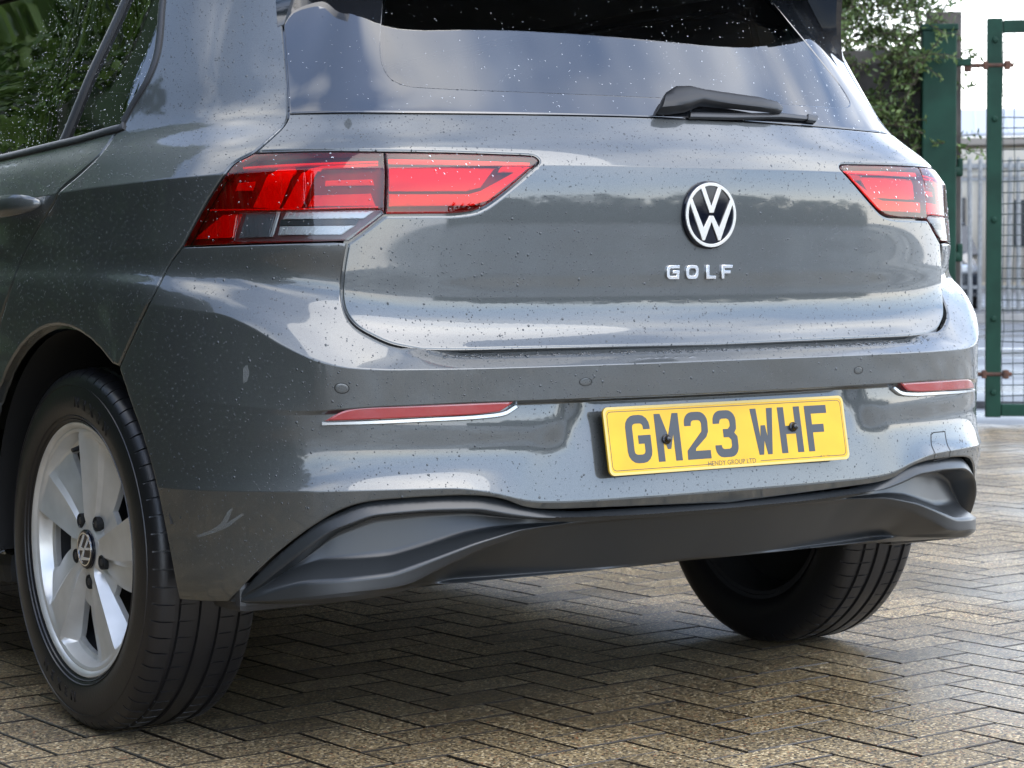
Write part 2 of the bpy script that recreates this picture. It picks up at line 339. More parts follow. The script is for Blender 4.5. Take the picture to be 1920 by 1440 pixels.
# ------------------------------------------------------------------ the car: a body surface over a rounded-box plan curve
PTS = [(0,-.005),(.15,-.001),(.303,.013),(.426,.031),(.5,.046),(.6,.075),(.65,.094),(.69,.113),(.73,.139),(.77,.174),(.81,.220),(.845,.28),(.87,.35),(.885,.45),(.8925,.6),(.8945,.8),(.8945,1.1),(.894,1.5),(.893,2.0),(.89,2.6),(.885,3.1)]
def natspline(xs, ys):
    xs = np.asarray(xs, float); ys = np.asarray(ys, float); n = len(xs); h = np.diff(xs)
    A = np.zeros((n, n)); b = np.zeros(n); A[0, 0] = A[-1, -1] = 1
    for i in range(1, n-1):
        A[i, i-1] = h[i-1]; A[i, i] = 2*(h[i-1]+h[i]); A[i, i+1] = h[i]
        b[i] = 6*((ys[i+1]-ys[i])/h[i]-(ys[i]-ys[i-1])/h[i-1])
    Mm = np.linalg.solve(A, b)
    def f(x):
        x = np.asarray(x, float); i = np.clip(np.searchsorted(xs, x)-1, 0, n-2); hh = h[i]; a = (xs[i+1]-x)/hh; bb = (x-xs[i])/hh
        return a*ys[i]+bb*ys[i+1]+((a**3-a)*Mm[i]+(bb**3-bb)*Mm[i+1])*hh*hh/6
    return f
_P = np.array([(-x, y) for x, y in PTS[:0:-1]]+PTS)
_s = np.concatenate([[0], np.cumsum(np.hypot(*np.diff(_P, axis=0).T))]); _s -= _s[len(PTS)-1]
_fx0, _fy0 = natspline(_s, _P[:, 0]), natspline(_s, _P[:, 1])
GU = np.arange(-3.75, 3.7501, .005)
def gsm(a, sig, step=.005):
    if sig <= 0: return a
    k = np.arange(-int(4*sig/step), int(4*sig/step)+1)*step; g = np.exp(-.5*(k/sig)**2); g /= g.sum()
    return np.convolve(np.pad(a, len(k)//2, mode='reflect', reflect_type='odd'), g, 'valid')
_FX, _FY = gsm(_fx0(GU), .03), gsm(_fy0(GU), .03)
def fx(u): return np.interp(u, GU, _FX)
def fy(u): return np.interp(u, GU, _FY)
def ndir(u):
    u = np.asarray(u, float); a = np.clip((np.abs(u)-.2)/1.15, 0, 1); a = a*a*(3-2*a); th = a*np.pi/2
    return -np.sin(th)*np.sign(u), np.cos(th)
class Table:
    """rows: (crease, sigma, [(u, z, d), ...]) from bottom to top; d is the inward offset from the plan curve"""
    def __init__(s, rows):
        s.cr = [r[0] for r in rows]; Z = []; D = []
        for c_, sg, kn in rows:
            kn = np.array(kn, float); a = np.abs(GU)
            Z.append(gsm(np.interp(a, kn[:, 0], kn[:, 1]), sg)); D.append(gsm(np.interp(a, kn[:, 0], kn[:, 2]), sg))
        s.Z = np.array(Z); s.D = np.array(D)
        sel = (GU >= .0) & (GU <= 1.4)
        dd = np.sqrt(np.diff(s.Z[:, sel], axis=0)**2+np.diff(s.D[:, sel], axis=0)**2).mean(1)
        s.t = np.concatenate([[0], np.cumsum(np.maximum(dd, .004))]); s.bvh = {}
    def zd(s, u, t):
        u = np.asarray(u, float); t = np.asarray(t, float); n = len(s.t)
        k = (u-GU[0])/.005; i0 = np.clip(k.astype(int), 0, len(GU)-2); fr = k-i0
        def val(A, r): return A[r, i0]*(1-fr)+A[r, i0+1]*fr
        i = np.clip(np.searchsorted(s.t, t)-1, 0, n-2); T = s.t; h = T[i+1]-T[i]; w_ = np.clip((t-T[i])/h, -.2, 1.2)
        cr = np.array(s.cr, bool)
        res = []
        for A in (s.Z, s.D):
            y0, y1 = val(A, i), val(A, i+1); sc = (y1-y0)/h
            im = np.maximum(i-1, 0); ip = np.minimum(i+2, n-1)
            sm = (y0-val(A, im))/np.maximum(T[i]-T[im], 1e-9); sp = (val(A, ip)-y1)/np.maximum(T[ip]-T[i+1], 1e-9)
            hm = T[i]-T[im]; hp = T[ip]-T[i+1]
            m0 = np.where(cr[i] | (i == 0), sc, (sm*h+sc*hm)/np.maximum(h+hm, 1e-9))
            m1 = np.where(cr[i+1] | (i == n-2), sc, (sp*h+sc*hp)/np.maximum(h+hp, 1e-9))
            # at a crease end use the one-sided natural slope
            m0 = np.where(cr[i] & (i > -1), 1.5*sc-.5*m1, m0); m1 = np.where(cr[i+1], 1.5*sc-.5*m0, m1)
            w2 = w_*w_; w3 = w2*w_
            res.append((2*w3-3*w2+1)*y0+(w3-2*w2+w_)*h*m0+(-2*w3+3*w2)*y1+(w3-w2)*h*m1)
        return res
    def P(s, u, t, off=0.0):
        u = np.asarray(u, float); z, d = s.zd(u, t); n = ndir(u)
        p = np.stack([fx(u)+n[0]*d, fy(u)+n[1]*d, z], -1)
        if np.any(np.asarray(off) != 0): p = p-s.N(u, t)*np.asarray(off)[..., None] if np.ndim(off) else p-s.N(u, t)*off
        return p
    def N(s, u, t, e=.0022):
        a = s.P(u+e, t)-s.P(u-e, t); b = s.P(u, np.asarray(t)+e)-s.P(u, np.asarray(t)-e)
        n = np.cross(a, b); return n/(np.linalg.norm(n, axis=-1, keepdims=True)+1e-12)
    def caster(s, off=0.0):
        key = round(off, 4)
        if key not in s.bvh:
            us = np.arange(-3.4, 3.4001, .014); ts = np.unique(np.concatenate([np.arange(0, s.t[-1], .007), s.t]))
            A, B = np.meshgrid(us, ts, indexing='ij'); Pp = s.P(A.ravel(), B.ravel(), off); nu, n_t = len(us), len(ts)
            ii, jj = np.meshgrid(np.arange(nu-1), np.arange(n_t-1), indexing='ij'); a = (ii*n_t+jj).ravel()
            tri = np.concatenate([np.stack([a, a+n_t, a+n_t+1], 1), np.stack([a, a+n_t+1, a+1], 1)])
            s.bvh[key] = (BVHTree.FromPolygons([tuple(p) for p in Pp.tolist()], tri.tolist()), tri, A.ravel(), B.ravel(), Pp)
        return s.bvh[key]
    def px(s, pts, off=0.0):
        bv, tri, A, B, Pp = s.caster(off); outp = []
        for q in pts:
            loc, nrm, idx, dist = bv.ray_cast(Vector(CAM), Vector(ray(*q)))
            if loc is None: raise RuntimeError('no hit %r' % (q,))
            t3 = tri[idx]; p0, p1, p2 = Pp[t3]; v0, v1, v2 = p1-p0, p2-p0, np.array(loc)-p0
            d00, d01, d11, d20, d21 = v0@v0, v0@v1, v1@v1, v2@v0, v2@v1; de = d00*d11-d01*d01+1e-18
            b1 = (d11*d20-d01*d21)/de; b2 = (d00*d21-d01*d20)/de; b0 = 1-b1-b2
            outp.append((b0*A[t3[0]]+b1*A[t3[1]]+b2*A[t3[2]], b0*B[t3[0]]+b1*B[t3[1]]+b2*B[t3[2]]))
        return outp
    def t_at_z(s, u, z):
        tt = np.linspace(0, s.t[-1], 800); zz = s.zd(np.full(800, u), tt)[0]; return float(np.interp(z, np.maximum.accumulate(zz), tt))

S_ = .035
SIDE = {  # shared by body and tailgate above the lamps: u, z, d
 'r13': [(0,1.055,.150),(.35,1.055,.152),(.6,1.055,.164),(.72,1.055,.174),(.84,1.055,.180),(.95,1.052,.160),(1.1,1.045,.115),(1.3,1.035,.066),(1.6,1.02,.050),(2.2,1.0,.045),(3.5,.97,.06)],
 'r14': [(0,1.12,.208),(.35,1.12,.210),(.6,1.12,.218),(.72,1.12,.226),(.84,1.12,.232),(.95,1.12,.208),(1.1,1.12,.150),(1.3,1.12,.100),(1.6,1.12,.086),(2.2,1.11,.081),(3.5,1.07,.10)],
 'r15': [(0,1.25,.315),(.35,1.25,.316),(.6,1.25,.320),(.72,1.25,.324),(.84,1.25,.325),(.95,1.25,.298),(1.1,1.25,.222),(1.3,1.25,.158),(1.6,1.25,.142),(2.2,1.24,.137),(3.5,1.2,.155)],
 'r16': [(0,1.385,.430),(.35,1.385,.430),(.6,1.385,.430),(.72,1.385,.428),(.84,1.385,.418),(.95,1.385,.385),(1.1,1.385,.295),(1.3,1.39,.222),(1.6,1.395,.200),(2.2,1.39,.195),(3.5,1.33,.215)]}
BODY = Table([
 (0, S_, [(0,.25,.10),(.7,.25,.085),(.85,.25,.07),(1.0,.25,.055),(1.3,.20,.06),(3.7,.18,.07)]),
 (0, S_, [(0,.285,.075),(.7,.285,.050),(.85,.285,.034),(1.0,.285,.026),(1.3,.25,.035),(3.7,.24,.04)]),
 (0, .02, [(0,.385,.030),(.35,.385,.026),(.45,.40,.016),(.6,.405,.014),(.75,.40,.012),(.9,.39,.010),(1.05,.385,.009),(1.3,.36,.014),(3.7,.36,.014)]),
 (1, .018, [(0,.424,.008),(.32,.424,.008),(.40,.428,.006),(.455,.446,.003),(.52,.457,.002),(.65,.458,.002),(.8,.457,.002),(.95,.455,.001),(1.1,.452,.001),(1.3,.45,.003),(3.7,.45,.004)]),
 (0, .014, [(0,.485,.0192),(.30,.485,.0192),(.345,.485,.0188),(.40,.485,.0150),(.5,.485,.0140),(.65,.485,.0138),(.8,.485,.0100),(.95,.485,.004),(1.1,.485,.000),(1.3,.485,.0),(3.7,.485,.001)]),
 (0, .014, [(0,.505,.0230),(.30,.505,.0230),(.335,.505,.0225),(.385,.505,.0185),(.5,.505,.0182),(.65,.505,.0178),(.8,.505,.0125),(.95,.505,.004),(1.1,.505,.000),(1.3,.505,.0),(3.7,.505,.001)]),
 (0, .012, [(0,.56,.0345),(.27,.56,.0345),(.30,.56,.033),(.335,.56,.021),(.5,.56,.0195),(.65,.56,.019),(.74,.56,.015),(.82,.56,.010),(.95,.56,.003),(1.1,.56,.000),(1.3,.56,.0),(3.7,.56,.0)]),
 (1, .012, [(0,.584,.040),(.27,.584,.040),(.33,.584,.024),(.5,.584,.022),(.65,.582,.020),(.74,.575,.014),(.82,.575,.0095),(.95,.58,.003),(1.1,.58,.0),(1.3,.58,.0),(3.7,.58,.0)]),
 (1, .014, [(0,.590,.006),(.5,.590,.006),(.65,.587,.006),(.72,.583,.008),(.76,.580,.0115),(.82,.585,.009),(.95,.595,.003),(1.1,.60,.0),(1.3,.60,.0),(3.7,.60,.0)]),
 (1, .014, [(0,.644,.003),(.5,.643,.003),(.64,.644,.003),(.70,.648,.004),(.75,.660,.006),(.80,.682,.009),(.85,.71,.013),(.90,.73,.013),(1.05,.745,.006),(1.3,.75,.0015),(3.7,.75,.001)]),
 (0, .02, [(0,.657,.025),(.5,.657,.025),(.62,.662,.024),(.70,.678,.026),(.78,.705,.027),(.86,.74,.028),(.95,.76,.022),(1.1,.775,.010),(1.3,.78,.004),(3.7,.78,.002)]),
 (0, .02, [(0,.668,.055),(.5,.668,.055),(.60,.69,.056),(.66,.728,.063),(.72,.738,.064),(.8,.752,.060),(.9,.775,.049),(1.05,.79,.025),(1.3,.80,.008),(3.7,.80,.005)]),
 (0, S_, [(0,.78,.085),(.5,.80,.075),(.62,.842,.064),(.7,.842,.065),(.8,.842,.064),(.9,.842,.056),(1.05,.842,.032),(1.3,.845,.012),(1.6,.845,.009),(3.7,.84,.009)]),
 (0, S_, [(0,.9,.09),(.5,.9,.080),(.62,.90,.070),(.7,.90,.071),(.8,.90,.070),(.9,.90,.060),(1.05,.90,.036),(1.3,.895,.014),(1.6,.89,.010),(3.7,.87,.010)]),
 (1, S_, [(0,.95,.1),(.5,.957,.085),(.6,.957,.074),(.7,.957,.076),(.8,.956,.075),(.9,.951,.064),(1.05,.945,.036),(1.3,.936,.013),(1.6,.926,.009),(2.2,.91,.009),(3.7,.88,.010)]),
 (0, S_, [(0,.985,.1),(.5,.985,.088),(.6,.985,.084),(.7,.985,.092),(.8,.985,.096),(.9,.984,.088),(1.05,.982,.064),(1.3,.975,.030),(1.6,.965,.022),(2.2,.95,.020),(3.7,.92,.025)]),
 (0, S_, SIDE['r13']), (0, S_, SIDE['r14']), (0, S_, SIDE['r15']), (0, S_, SIDE['r16'])])
GATE = Table([
 (0, S_, [(0,.650,.020),(.55,.650,.022),(.7,.655,.022),(.8,.66,.02),(3.7,.66,.02)]),
 (0, S_, [(0,.672,.049),(.45,.672,.047),(.6,.68,.046),(.7,.70,.046),(.8,.70,.042),(3.7,.70,.0)]),
 (0, S_, [(0,.700,.0705),(.45,.702,.0685),(.6,.712,.064),(.7,.726,.061),(.8,.735,.056),(3.7,.735,.0)]),
 (0, S_, [(0,.727,.0778),(.45,.729,.0752),(.6,.735,.0695),(.7,.748,.0665),(.8,.755,.062),(3.7,.755,.0)]),
 (0, S_, [(0,.80,.0772),(.45,.80,.0745),(.6,.80,.0695),(.7,.80,.067),(.8,.80,.064),(3.7,.80,.01)]),
 (0, S_, [(0,.885,.0738),(.45,.885,.0713),(.6,.885,.0690),(.7,.885,.0690),(.8,.885,.0685),(3.7,.88,.01)]),
 (0, S_, [(0,.930,.0746),(.45,.930,.0722),(.6,.925,.0700),(.7,.925,.0720),(.8,.925,.0715),(3.7,.915,.01)]),
 (1, S_, [(0,.966,.0785),(.33,.966,.0770),(.5,.962,.0755),(.6,.957,.074),(.7,.957,.076),(.8,.956,.075),(3.7,.95,.01)]),
 (0, S_, [(0,.990,.093),(.33,.990,.0910),(.5,.987,.087),(.6,.985,.085),(.7,.985,.092),(.8,.985,.096),(3.7,.98,.02)]),
 (0, S_, SIDE['r13']), (0, S_, SIDE['r14']), (0, S_, SIDE['r15']), (0, S_, SIDE['r16'])])
_DR = lambda f: f
JOINT = [(0,.403),(.30,.405),(.36,.411),(.42,.427),(.48,.440),(.55,.443),(.61,.441),(.675,.435),(.744,.407),(.80,.367),(.851,.326),(.90,.281),(.96,.279),(3.7,.279)]
def drow(cr, zz, dd, sg=.009):
    K = sorted(set([a for a, b in zz]+[a for a, b in dd])); kn = [(u, float(np.interp(u, [a for a, b in zz], [b for a, b in zz])), float(np.interp(u, [a for a, b in dd], [b for a, b in dd]))) for u in K]
    kn.append((3.7, kn[-1][1], kn[-1][2])); return (cr, sg, kn)
DIFF = Table([
 drow(0, [(0,.268),(.6,.262),(.7,.262),(.85,.268),(.96,.272)], [(0,.30),(.5,.28),(.7,.24),(.85,.15),(.96,.10)], .02),
 drow(1, [(0,.2945),(.56,.294),(.63,.290),(.70,.284),(.77,.280),(.85,.277),(.96,.2745)], [(0,.128),(.56,.090),(.63,.034),(.70,.018),(.77,.022),(.85,.032),(.96,.042)]),
 drow(1, [(0,.299),(.56,.299),(.63,.297),(.70,.293),(.77,.2875),(.85,.281),(.90,.2775),(.96,.2757)], [(0,.120),(.5,.112),(.58,.066),(.63,.024),(.70,.008),(.77,.012),(.85,.023),(.90,.031),(.96,.036)]),
 drow(1, [(0,.385),(.2,.384),(.33,.379),(.393,.374),(.474,.356),(.552,.328),(.60,.308),(.64,.303),(.70,.300),(.77,.292),(.85,.2825),(.90,.2780),(.96,.2763)], [(0,.050),(.3,.048),(.39,.036),(.474,.026),(.552,.020),(.62,.012),(.70,.006),(.77,.010),(.85,.022),(.90,.031),(.96,.036)]),
 drow(1, [(0,.389),(.2,.388),(.33,.386),(.405,.383),(.49,.366),(.565,.344),(.631,.325),(.70,.320),(.772,.315),(.82,.301),(.85,.289),(.90,.2785),(.96,.2768)], [(0,.046),(.3,.042),(.405,.024),(.49,.014),(.63,.010),(.70,.007),(.77,.010),(.85,.022),(.90,.031),(.96,.036)]),
 drow(1, [(0,.3915),(.33,.390),(.40,.3885),(.444,.386),(.498,.379),(.564,.364),(.629,.350),(.70,.347),(.754,.345),(.80,.332),(.85,.300),(.90,.2790),(.96,.2773)], [(0,.043),(.33,.042),(.40,.044),(.498,.050),(.63,.053),(.754,.049),(.80,.038),(.85,.026),(.90,.031),(.96,.036)]),
 drow(1, [(0,.3945),(.19,.395),(.38,.398),(.427,.403),(.483,.412),(.572,.414),(.658,.410),(.726,.386),(.777,.349),(.848,.303),(.90,.2795),(.96,.2778)], [(0,.036),(.33,.038),(.42,.050),(.5,.058),(.63,.061),(.75,.055),(.80,.041),(.85,.026),(.90,.031),(.96,.036)]),
 drow(1, [(0,.3955),(.19,.396),(.38,.401),(.427,.408),(.483,.420),(.572,.422),(.658,.418),(.726,.395),(.777,.358),(.848,.307),(.90,.280),(.96,.2783)], [(0,.011),(.33,.010),(.45,.009),(.6,.006),(.70,.005),(.77,.009),(.80,.014),(.85,.022),(.90,.031),(.96,.036)]),
 drow(0, [(a, b-.006) if a < .4 else (a, b-.010) if a < .78 else (a, b-.005) if a < .86 else (a, b-.0003) for a, b in JOINT[:-1]], [(0,.014),(.33,.014),(.45,.0140),(.6,.0115),(.70,.0105),(.77,.0135),(.80,.017),(.85,.0235),(.90,.032),(.96,.0365)]),
 drow(0, JOINT[:-1], [(0,.026),(.35,.024),(.45,.020),(.6,.018),(.70,.016),(.77,.018),(.80,.020),(.85,.026),(.90,.033),(.96,.037)]),
 drow(0, [(a, b+.012 if a < .86 else b+.002) for a, b in JOINT[:-1]], [(0,.055),(.7,.045),(.85,.045),(.96,.05)])])

def crspline(pts, n=6):
    if len(pts) < 3: return [tuple(p) for p in pts]
    p = [2*np.array(pts[0])-np.array(pts[1])]+[np.array(q, float) for q in pts]+[2*np.array(pts[-1])-np.array(pts[-2])]
    o = []
    for i in range(1, len(p)-2):
        a, b, c_, d = p[i-1], p[i], p[i+1], p[i+2]
        # centripetal parametrisation
        t0 = 0; t1 = t0+max(np.linalg.norm(b-a), 1e-9)**.5; t2 = t1+max(np.linalg.norm(c_-b), 1e-9)**.5; t3 = t2+max(np.linalg.norm(d-c_), 1e-9)**.5
        for k in range(n):
            t = t1+(t2-t1)*k/n
            A1 = (t1-t)/(t1-t0)*a+(t-t0)/(t1-t0)*b; A2 = (t2-t)/(t2-t1)*b+(t-t1)/(t2-t1)*c_; A3 = (t3-t)/(t3-t2)*c_+(t-t2)/(t3-t2)*d
            B1 = (t2-t)/(t2-t0)*A1+(t-t0)/(t2-t0)*A2; B2 = (t3-t)/(t3-t1)*A2+(t-t1)/(t3-t1)*A3
            o.append(tuple((t2-t)/(t2-t1)*B1+(t-t1)/(t2-t1)*B2))
    o.append(tuple(pts[-1])); return o
def chart_path(tb, segs, off=0.0):
    """segments of pixel points ('p') or chart points ('c'), each smoothed, joined at their ends"""
    pts = []
    for kind, q in segs:
        c_ = tb.px(crspline(q), off) if kind == 'p' else crspline(q)
        pts += c_
    return pts
def resample(poly, step, closed=True):
    P_2 = [np.array(poly[0])]
    src = [np.array(q) for q in poly]+([np.array(poly[0])] if closed else [])
    o = []
    for a, b in zip(src[:-1], src[1:]):
        l = np.linalg.norm(b-a)
        if l < 1e-5: continue
        n = max(1, int(math.ceil(l/step)))
        for k in range(n): o.append(a+(b-a)*k/n)
    if not closed: o.append(src[-1])
    return np.array(o)
def mirror_path(half):
    """half runs from the centre line round to the centre line on the left; adds the right half"""
    h = [tuple(p) for p in half]; h[0] = (0.0, h[0][1]); h[-1] = (0.0, h[-1][1])
    return h+[(-u, t) for u, t in h[-2:0:-1]]
def area2(p): x, y = p[:, 0], p[:, 1]; return .5*np.sum(x*np.roll(y, -1)-np.roll(x, -1)*y)
def inset(p, g):
    if area2(p) < 0: p = p[::-1]
    a = np.roll(p, 1, 0); b = np.roll(p, -1, 0)
    e1 = p-a; e2 = b-p; e1 /= np.linalg.norm(e1, axis=1, keepdims=True)+1e-12; e2 /= np.linalg.norm(e2, axis=1, keepdims=True)+1e-12
    n1 = np.stack([-e1[:, 1], e1[:, 0]], 1); n2 = np.stack([-e2[:, 1], e2[:, 0]], 1)
    m = n1+n2; m /= np.linalg.norm(m, axis=1, keepdims=True)+1e-12
    k = 1/np.clip(np.sum(m*n1, 1), .45, 1)
    return p+m*g*k[:, None], m
def pdist(Q, B):
    """distance from points Q to closed polyline B and direction to the nearest point"""
    A = B; C_ = np.roll(B, -1, 0); d = C_-A; l2 = np.sum(d*d, 1)+1e-18; best = np.full(len(Q), 1e9); vec = np.zeros_like(Q)
    for s0 in range(0, len(Q), 2000):
        q = Q[s0:s0+2000]; w_ = q[:, None, :]-A[None]; tt = np.clip(np.sum(w_*d[None], 2)/l2[None], 0, 1); r_ = w_-tt[..., None]*d[None]
        ds = np.sum(r_*r_, 2); k = ds.argmin(1); best[s0:s0+2000] = np.sqrt(ds[np.arange(len(q)), k]); vec[s0:s0+2000] = -r_[np.arange(len(q)), k]
    return best, vec
def inside(Q, B):
    x, y = Q[:, 0], Q[:, 1]; res = np.zeros(len(Q), bool); a = B; b = np.roll(B, -1, 0)
    for (x1, y1), (x2, y2) in zip(a, b):
        if y1 == y2: continue
        c_ = ((y1 > y) != (y2 > y)) & (x < (x2-x1)*(y-y1)/(y2-y1)+x1); res ^= c_
    return res
PANELS = {}
def panel(name, tb, poly, m, parent, h=.012, gap=.0, roll=.0032, lip=.012, floor=.0, off=0.0, holes=(), lines=True, thick=None, step=.008, hu=None, hgap=None):
    """one panel of the surface: rolled edges, a return flange and a dark gap floor"""
    p = resample(poly, step)
    p, _ = inset(p, gap/2); 
    loops = [p]
    for hq in holes:
        q = resample(hq, step); q = q if area2(q) > 0 else q[::-1]; q2, _ = inset(q, -(gap if hgap is None else hgap)/2); loops.append(q2[::-1])
    allb = np.concatenate(loops)
    pts = [allb]; edges = []; k = 0
    for lp in loops:
        n = len(lp); edges += [(k+i, k+(i+1) % n) for i in range(n)]; k += n
    nb = k
    # closed boundary segments for distance tests
    SA = allb; SB = np.concatenate([np.roll(lp, -1, 0) for lp in loops]); d_ = SB-SA; l2 = np.sum(d_*d_, 1)+1e-18
    def dist(Q):
        best = np.full(len(Q), 1e9); vec = np.zeros_like(Q)
        for s0 in range(0, len(Q), 1500):
            q = Q[s0:s0+1500]; w_ = q[:, None, :]-SA[None]; tt = np.clip(np.sum(w_*d_[None], 2)/l2[None], 0, 1); r_ = w_-tt[..., None]*d_[None]
            ds = np.sum(r_*r_, 2); kk = ds.argmin(1); ar = np.arange(len(q)); best[s0:s0+1500] = np.sqrt(ds[ar, kk]); vec[s0:s0+1500] = -r_[ar, kk]
        return best, vec
    cand = []
    rings = [roll*.35, roll*.75, roll*1.3] if roll > 0 else []
    for lp in loops:
        for rg in rings:
            a = np.roll(lp, 1, 0); b = np.roll(lp, -1, 0); tg = b-a; tg /= np.linalg.norm(tg, axis=1, keepdims=True)+1e-12
            nrm = np.stack([-tg[:, 1], tg[:, 0]], 1); q = lp+nrm*rg
            dd, _v = dist(q); cand.append(q[dd > rg*.9])
    lo, hi = loops[0].min(0), loops[0].max(0)
    gu = np.arange(lo[0], hi[0], hu or h); gt = np.arange(lo[1], hi[1], h)
    gA, gB = np.meshgrid(gu, gt, indexing='ij'); gB = gB + (np.arange(len(gu)) % 2)[:, None]*h*.5
    g = np.stack([gA.ravel(), gB.ravel()], 1)
    ex = []
    if lines:
        uu = np.arange(lo[0], hi[0], .010)
        for i, c_ in enumerate(tb.cr):
            if c_ and lo[1] < tb.t[i] < hi[1]:
                for o_ in (-.005, -.0022, 0, .0022, .005): ex.append(np.stack([uu, np.full(len(uu), tb.t[i]+o_)], 1))
    # keep the regular grid away from crease rows
    if ex:
        tcr = np.array([tb.t[i] for i, c_ in enumerate(tb.cr) if c_]); g = g[np.abs(g[:, 1:2]-tcr[None]).min(1) > .0065]
        g = np.concatenate([g]+ex)
    ins = inside(g, loops[0])
    for lp in loops[1:]: ins &= ~inside(g, lp)
    g = g[ins]; dd, _v = dist(g); g = g[dd > max(roll*1.9, .003)]
    cand.append(g); cand = np.concatenate(cand) if cand else np.zeros((0, 2))
    pts = np.concatenate([allb, cand])
    rv, re, rf, ov, oe, of = delaunay_2d_cdt([Vector(q) for q in pts.tolist()], edges, [], 0, 1e-7)
    Q = np.array([tuple(v) for v in rv]); F = np.array([tuple(f) for f in rf if len(f) == 3])
    cen = Q[F].mean(1); keep = inside(cen, loops[0])
    for lp in loops[1:]: keep &= ~inside(cen, lp)
    F = F[keep]
    dd, vec = dist(Q); u, t = Q[:, 0], Q[:, 1]
    N0 = tb.N(u, t); P0 = tb.P(u, t, off)
    if roll > 0:
        x = np.clip(dd/roll, 0, 1); drop = roll*(1-np.sqrt(np.clip(1-(1-x)**2, 0, 1)))*.85
        P1 = P0-N0*drop[:, None]
        e = .001; vl = np.linalg.norm(vec, axis=1, keepdims=True); vv = np.where(vl > 1e-7, vec/np.maximum(vl, 1e-9), 0)
        # at the rim itself use the inset normal
        T3 = (tb.P(u+vv[:, 0]*e, t+vv[:, 1]*e)-tb.P(u-vv[:, 0]*e, t-vv[:, 1]*e)); T3 /= np.linalg.norm(T3, axis=1, keepdims=True)+1e-12
        ph = np.arcsin(np.clip((1-x), 0, 1)*.92)*np.where(x < 1, 1, 0)
        rim = dd < 1e-6
        N1 = N0*np.cos(ph)[:, None]+T3*np.sin(ph)[:, None]
        N1[rim] = N0[rim]
        N1 /= np.linalg.norm(N1, axis=1, keepdims=True)+1e-12
    else: P1, N1 = P0, N0
    V = P1.tolist(); NN = N1.tolist(); Fl = F.tolist()
    # orient faces outward
    a, b, c_ = P1[F[:, 0]], P1[F[:, 1]], P1[F[:, 2]]; fn = np.cross(b-a, c_-a); s_ = np.sum(fn*N0[F[:, 0]], 1)
    Fl = [f if q >= 0 else [f[0], f[2], f[1]] for f, q in zip(Fl, s_)]
    # return flange
    if lip > 0:
        for lp in loops:
            n = len(lp); a_ = np.roll(lp, 1, 0); b_ = np.roll(lp, -1, 0); tg = b_-a_; tg /= np.linalg.norm(tg, axis=1, keepdims=True)+1e-12
            on = np.stack([tg[:, 1], -tg[:, 0]], 1)
            n0 = tb.N(lp[:, 0], lp[:, 1]); top = tb.P(lp[:, 0], lp[:, 1], off)-n0*(roll*.85)
            nb3 = tb.P(lp[:, 0]+on[:, 0]*.001, lp[:, 1]+on[:, 1]*.001)-tb.P(lp[:, 0]-on[:, 0]*.001, lp[:, 1]-on[:, 1]*.001); nb3 /= np.linalg.norm(nb3, axis=1, keepdims=True)+1e-12
            k0 = len(V); V += top.tolist(); NN += nb3.tolist(); V += (top-n0*lip).tolist(); NN += nb3.tolist()
            for i in range(n): j = (i+1) % n; Fl.append([k0+i, k0+n+i, k0+n+j, k0+j])
            if floor > 0:
                k1 = len(V); V += (top-n0*lip).tolist(); NN += n0.tolist(); V += (top-n0*(lip+.0005)+nb3*floor).tolist(); NN += n0.tolist()
                for i in range(n): j = (i+1) % n; Fl.append([k1+i, k1+n+i, k1+n+j, k1+j])
    o = pydata(name, V, Fl, m, parent, normals=NN)
    PANELS[o.name] = (P1, N1, F, np.minimum(dd, 1))
    return o
def strip(name, tb, path, width, height, m, parent, off=0.0, step=.012, side=0.0):
    """a bead that follows a path on the surface"""
    p = resample(path, step, closed=False); a = np.vstack([p[:1], p[:-1]]); b = np.vstack([p[1:], p[-1:]]); tg = b-a; tg /= np.linalg.norm(tg, axis=1, keepdims=True)
    nr = np.stack([-tg[:, 1], tg[:, 0]], 1); V = []; F = []; n = len(p)
    prof = [(-.5, -.004), (-.5, .6), (-.3, 1), (.3, 1), (.5, .6), (.5, -.004)]
    for s_, hh in prof:
        q = p+nr*(s_*width+side); nn_ = tb.N(q[:, 0], q[:, 1]); V += (tb.P(q[:, 0], q[:, 1], off)+nn_*(height*hh if hh > 0 else -.004)).tolist()
    for k in range(len(prof)-1):
        for i in range(n-1): F.append((k*n+i, k*n+i+1, (k+1)*n+i+1, (k+1)*n+i))
    F.append(tuple(k*n for k in range(len(prof)))); F.append(tuple(k*n+n-1 for k in range(len(prof)))[::-1])
    mb = MB(); mb.add(V, F); return mb.build(name, m, parent, smooth=50)

car = empty('car'); tag(car, 'dark grey metallic hatchback with yellow rear plate, beaded with rain', 'car')
GAP = .0042
# --- pixel traces of the shut lines (left half of the car, mirrored)
gate_low = [(1345,645.5),(1200,648.5),(1000,653),(850,656),(790,655.5)]
gate_corner = [(790,655.5),(735,645),(700,630),(668,611),(650,590),(641,560),(643,510),(652,455)]
lampsplit_low = [(652,455),(690,428),(722,403)]
inner_low = [(722,403),(800,402.5),(862,401),(900,393),(945,363),(1008,308)]
inner_tip = [(1008,308),(1011,301),(1003,293),(985,290.5)]
inner_top = [(985,290.5),(850,286),(721,284)]
split = [(721,284),(724,330),(722,403)]
outer_top = [(721,284),(600,283),(476,286)]
outer_left = [(476,286),(440,306),(424,324),(390,375),(341,463)]
outer_low = [(341,463),(500,457),(652,453)]
gate_up = [(476,286),(505,262),(530,238),(538,225),(541,212)]
glass_low = [(541,212),(640,210),(800,211),(1000,213.5),(1200,218),(1330,224)]
glass_side = [(541,212),(538,150),(533,80),(527,4)]

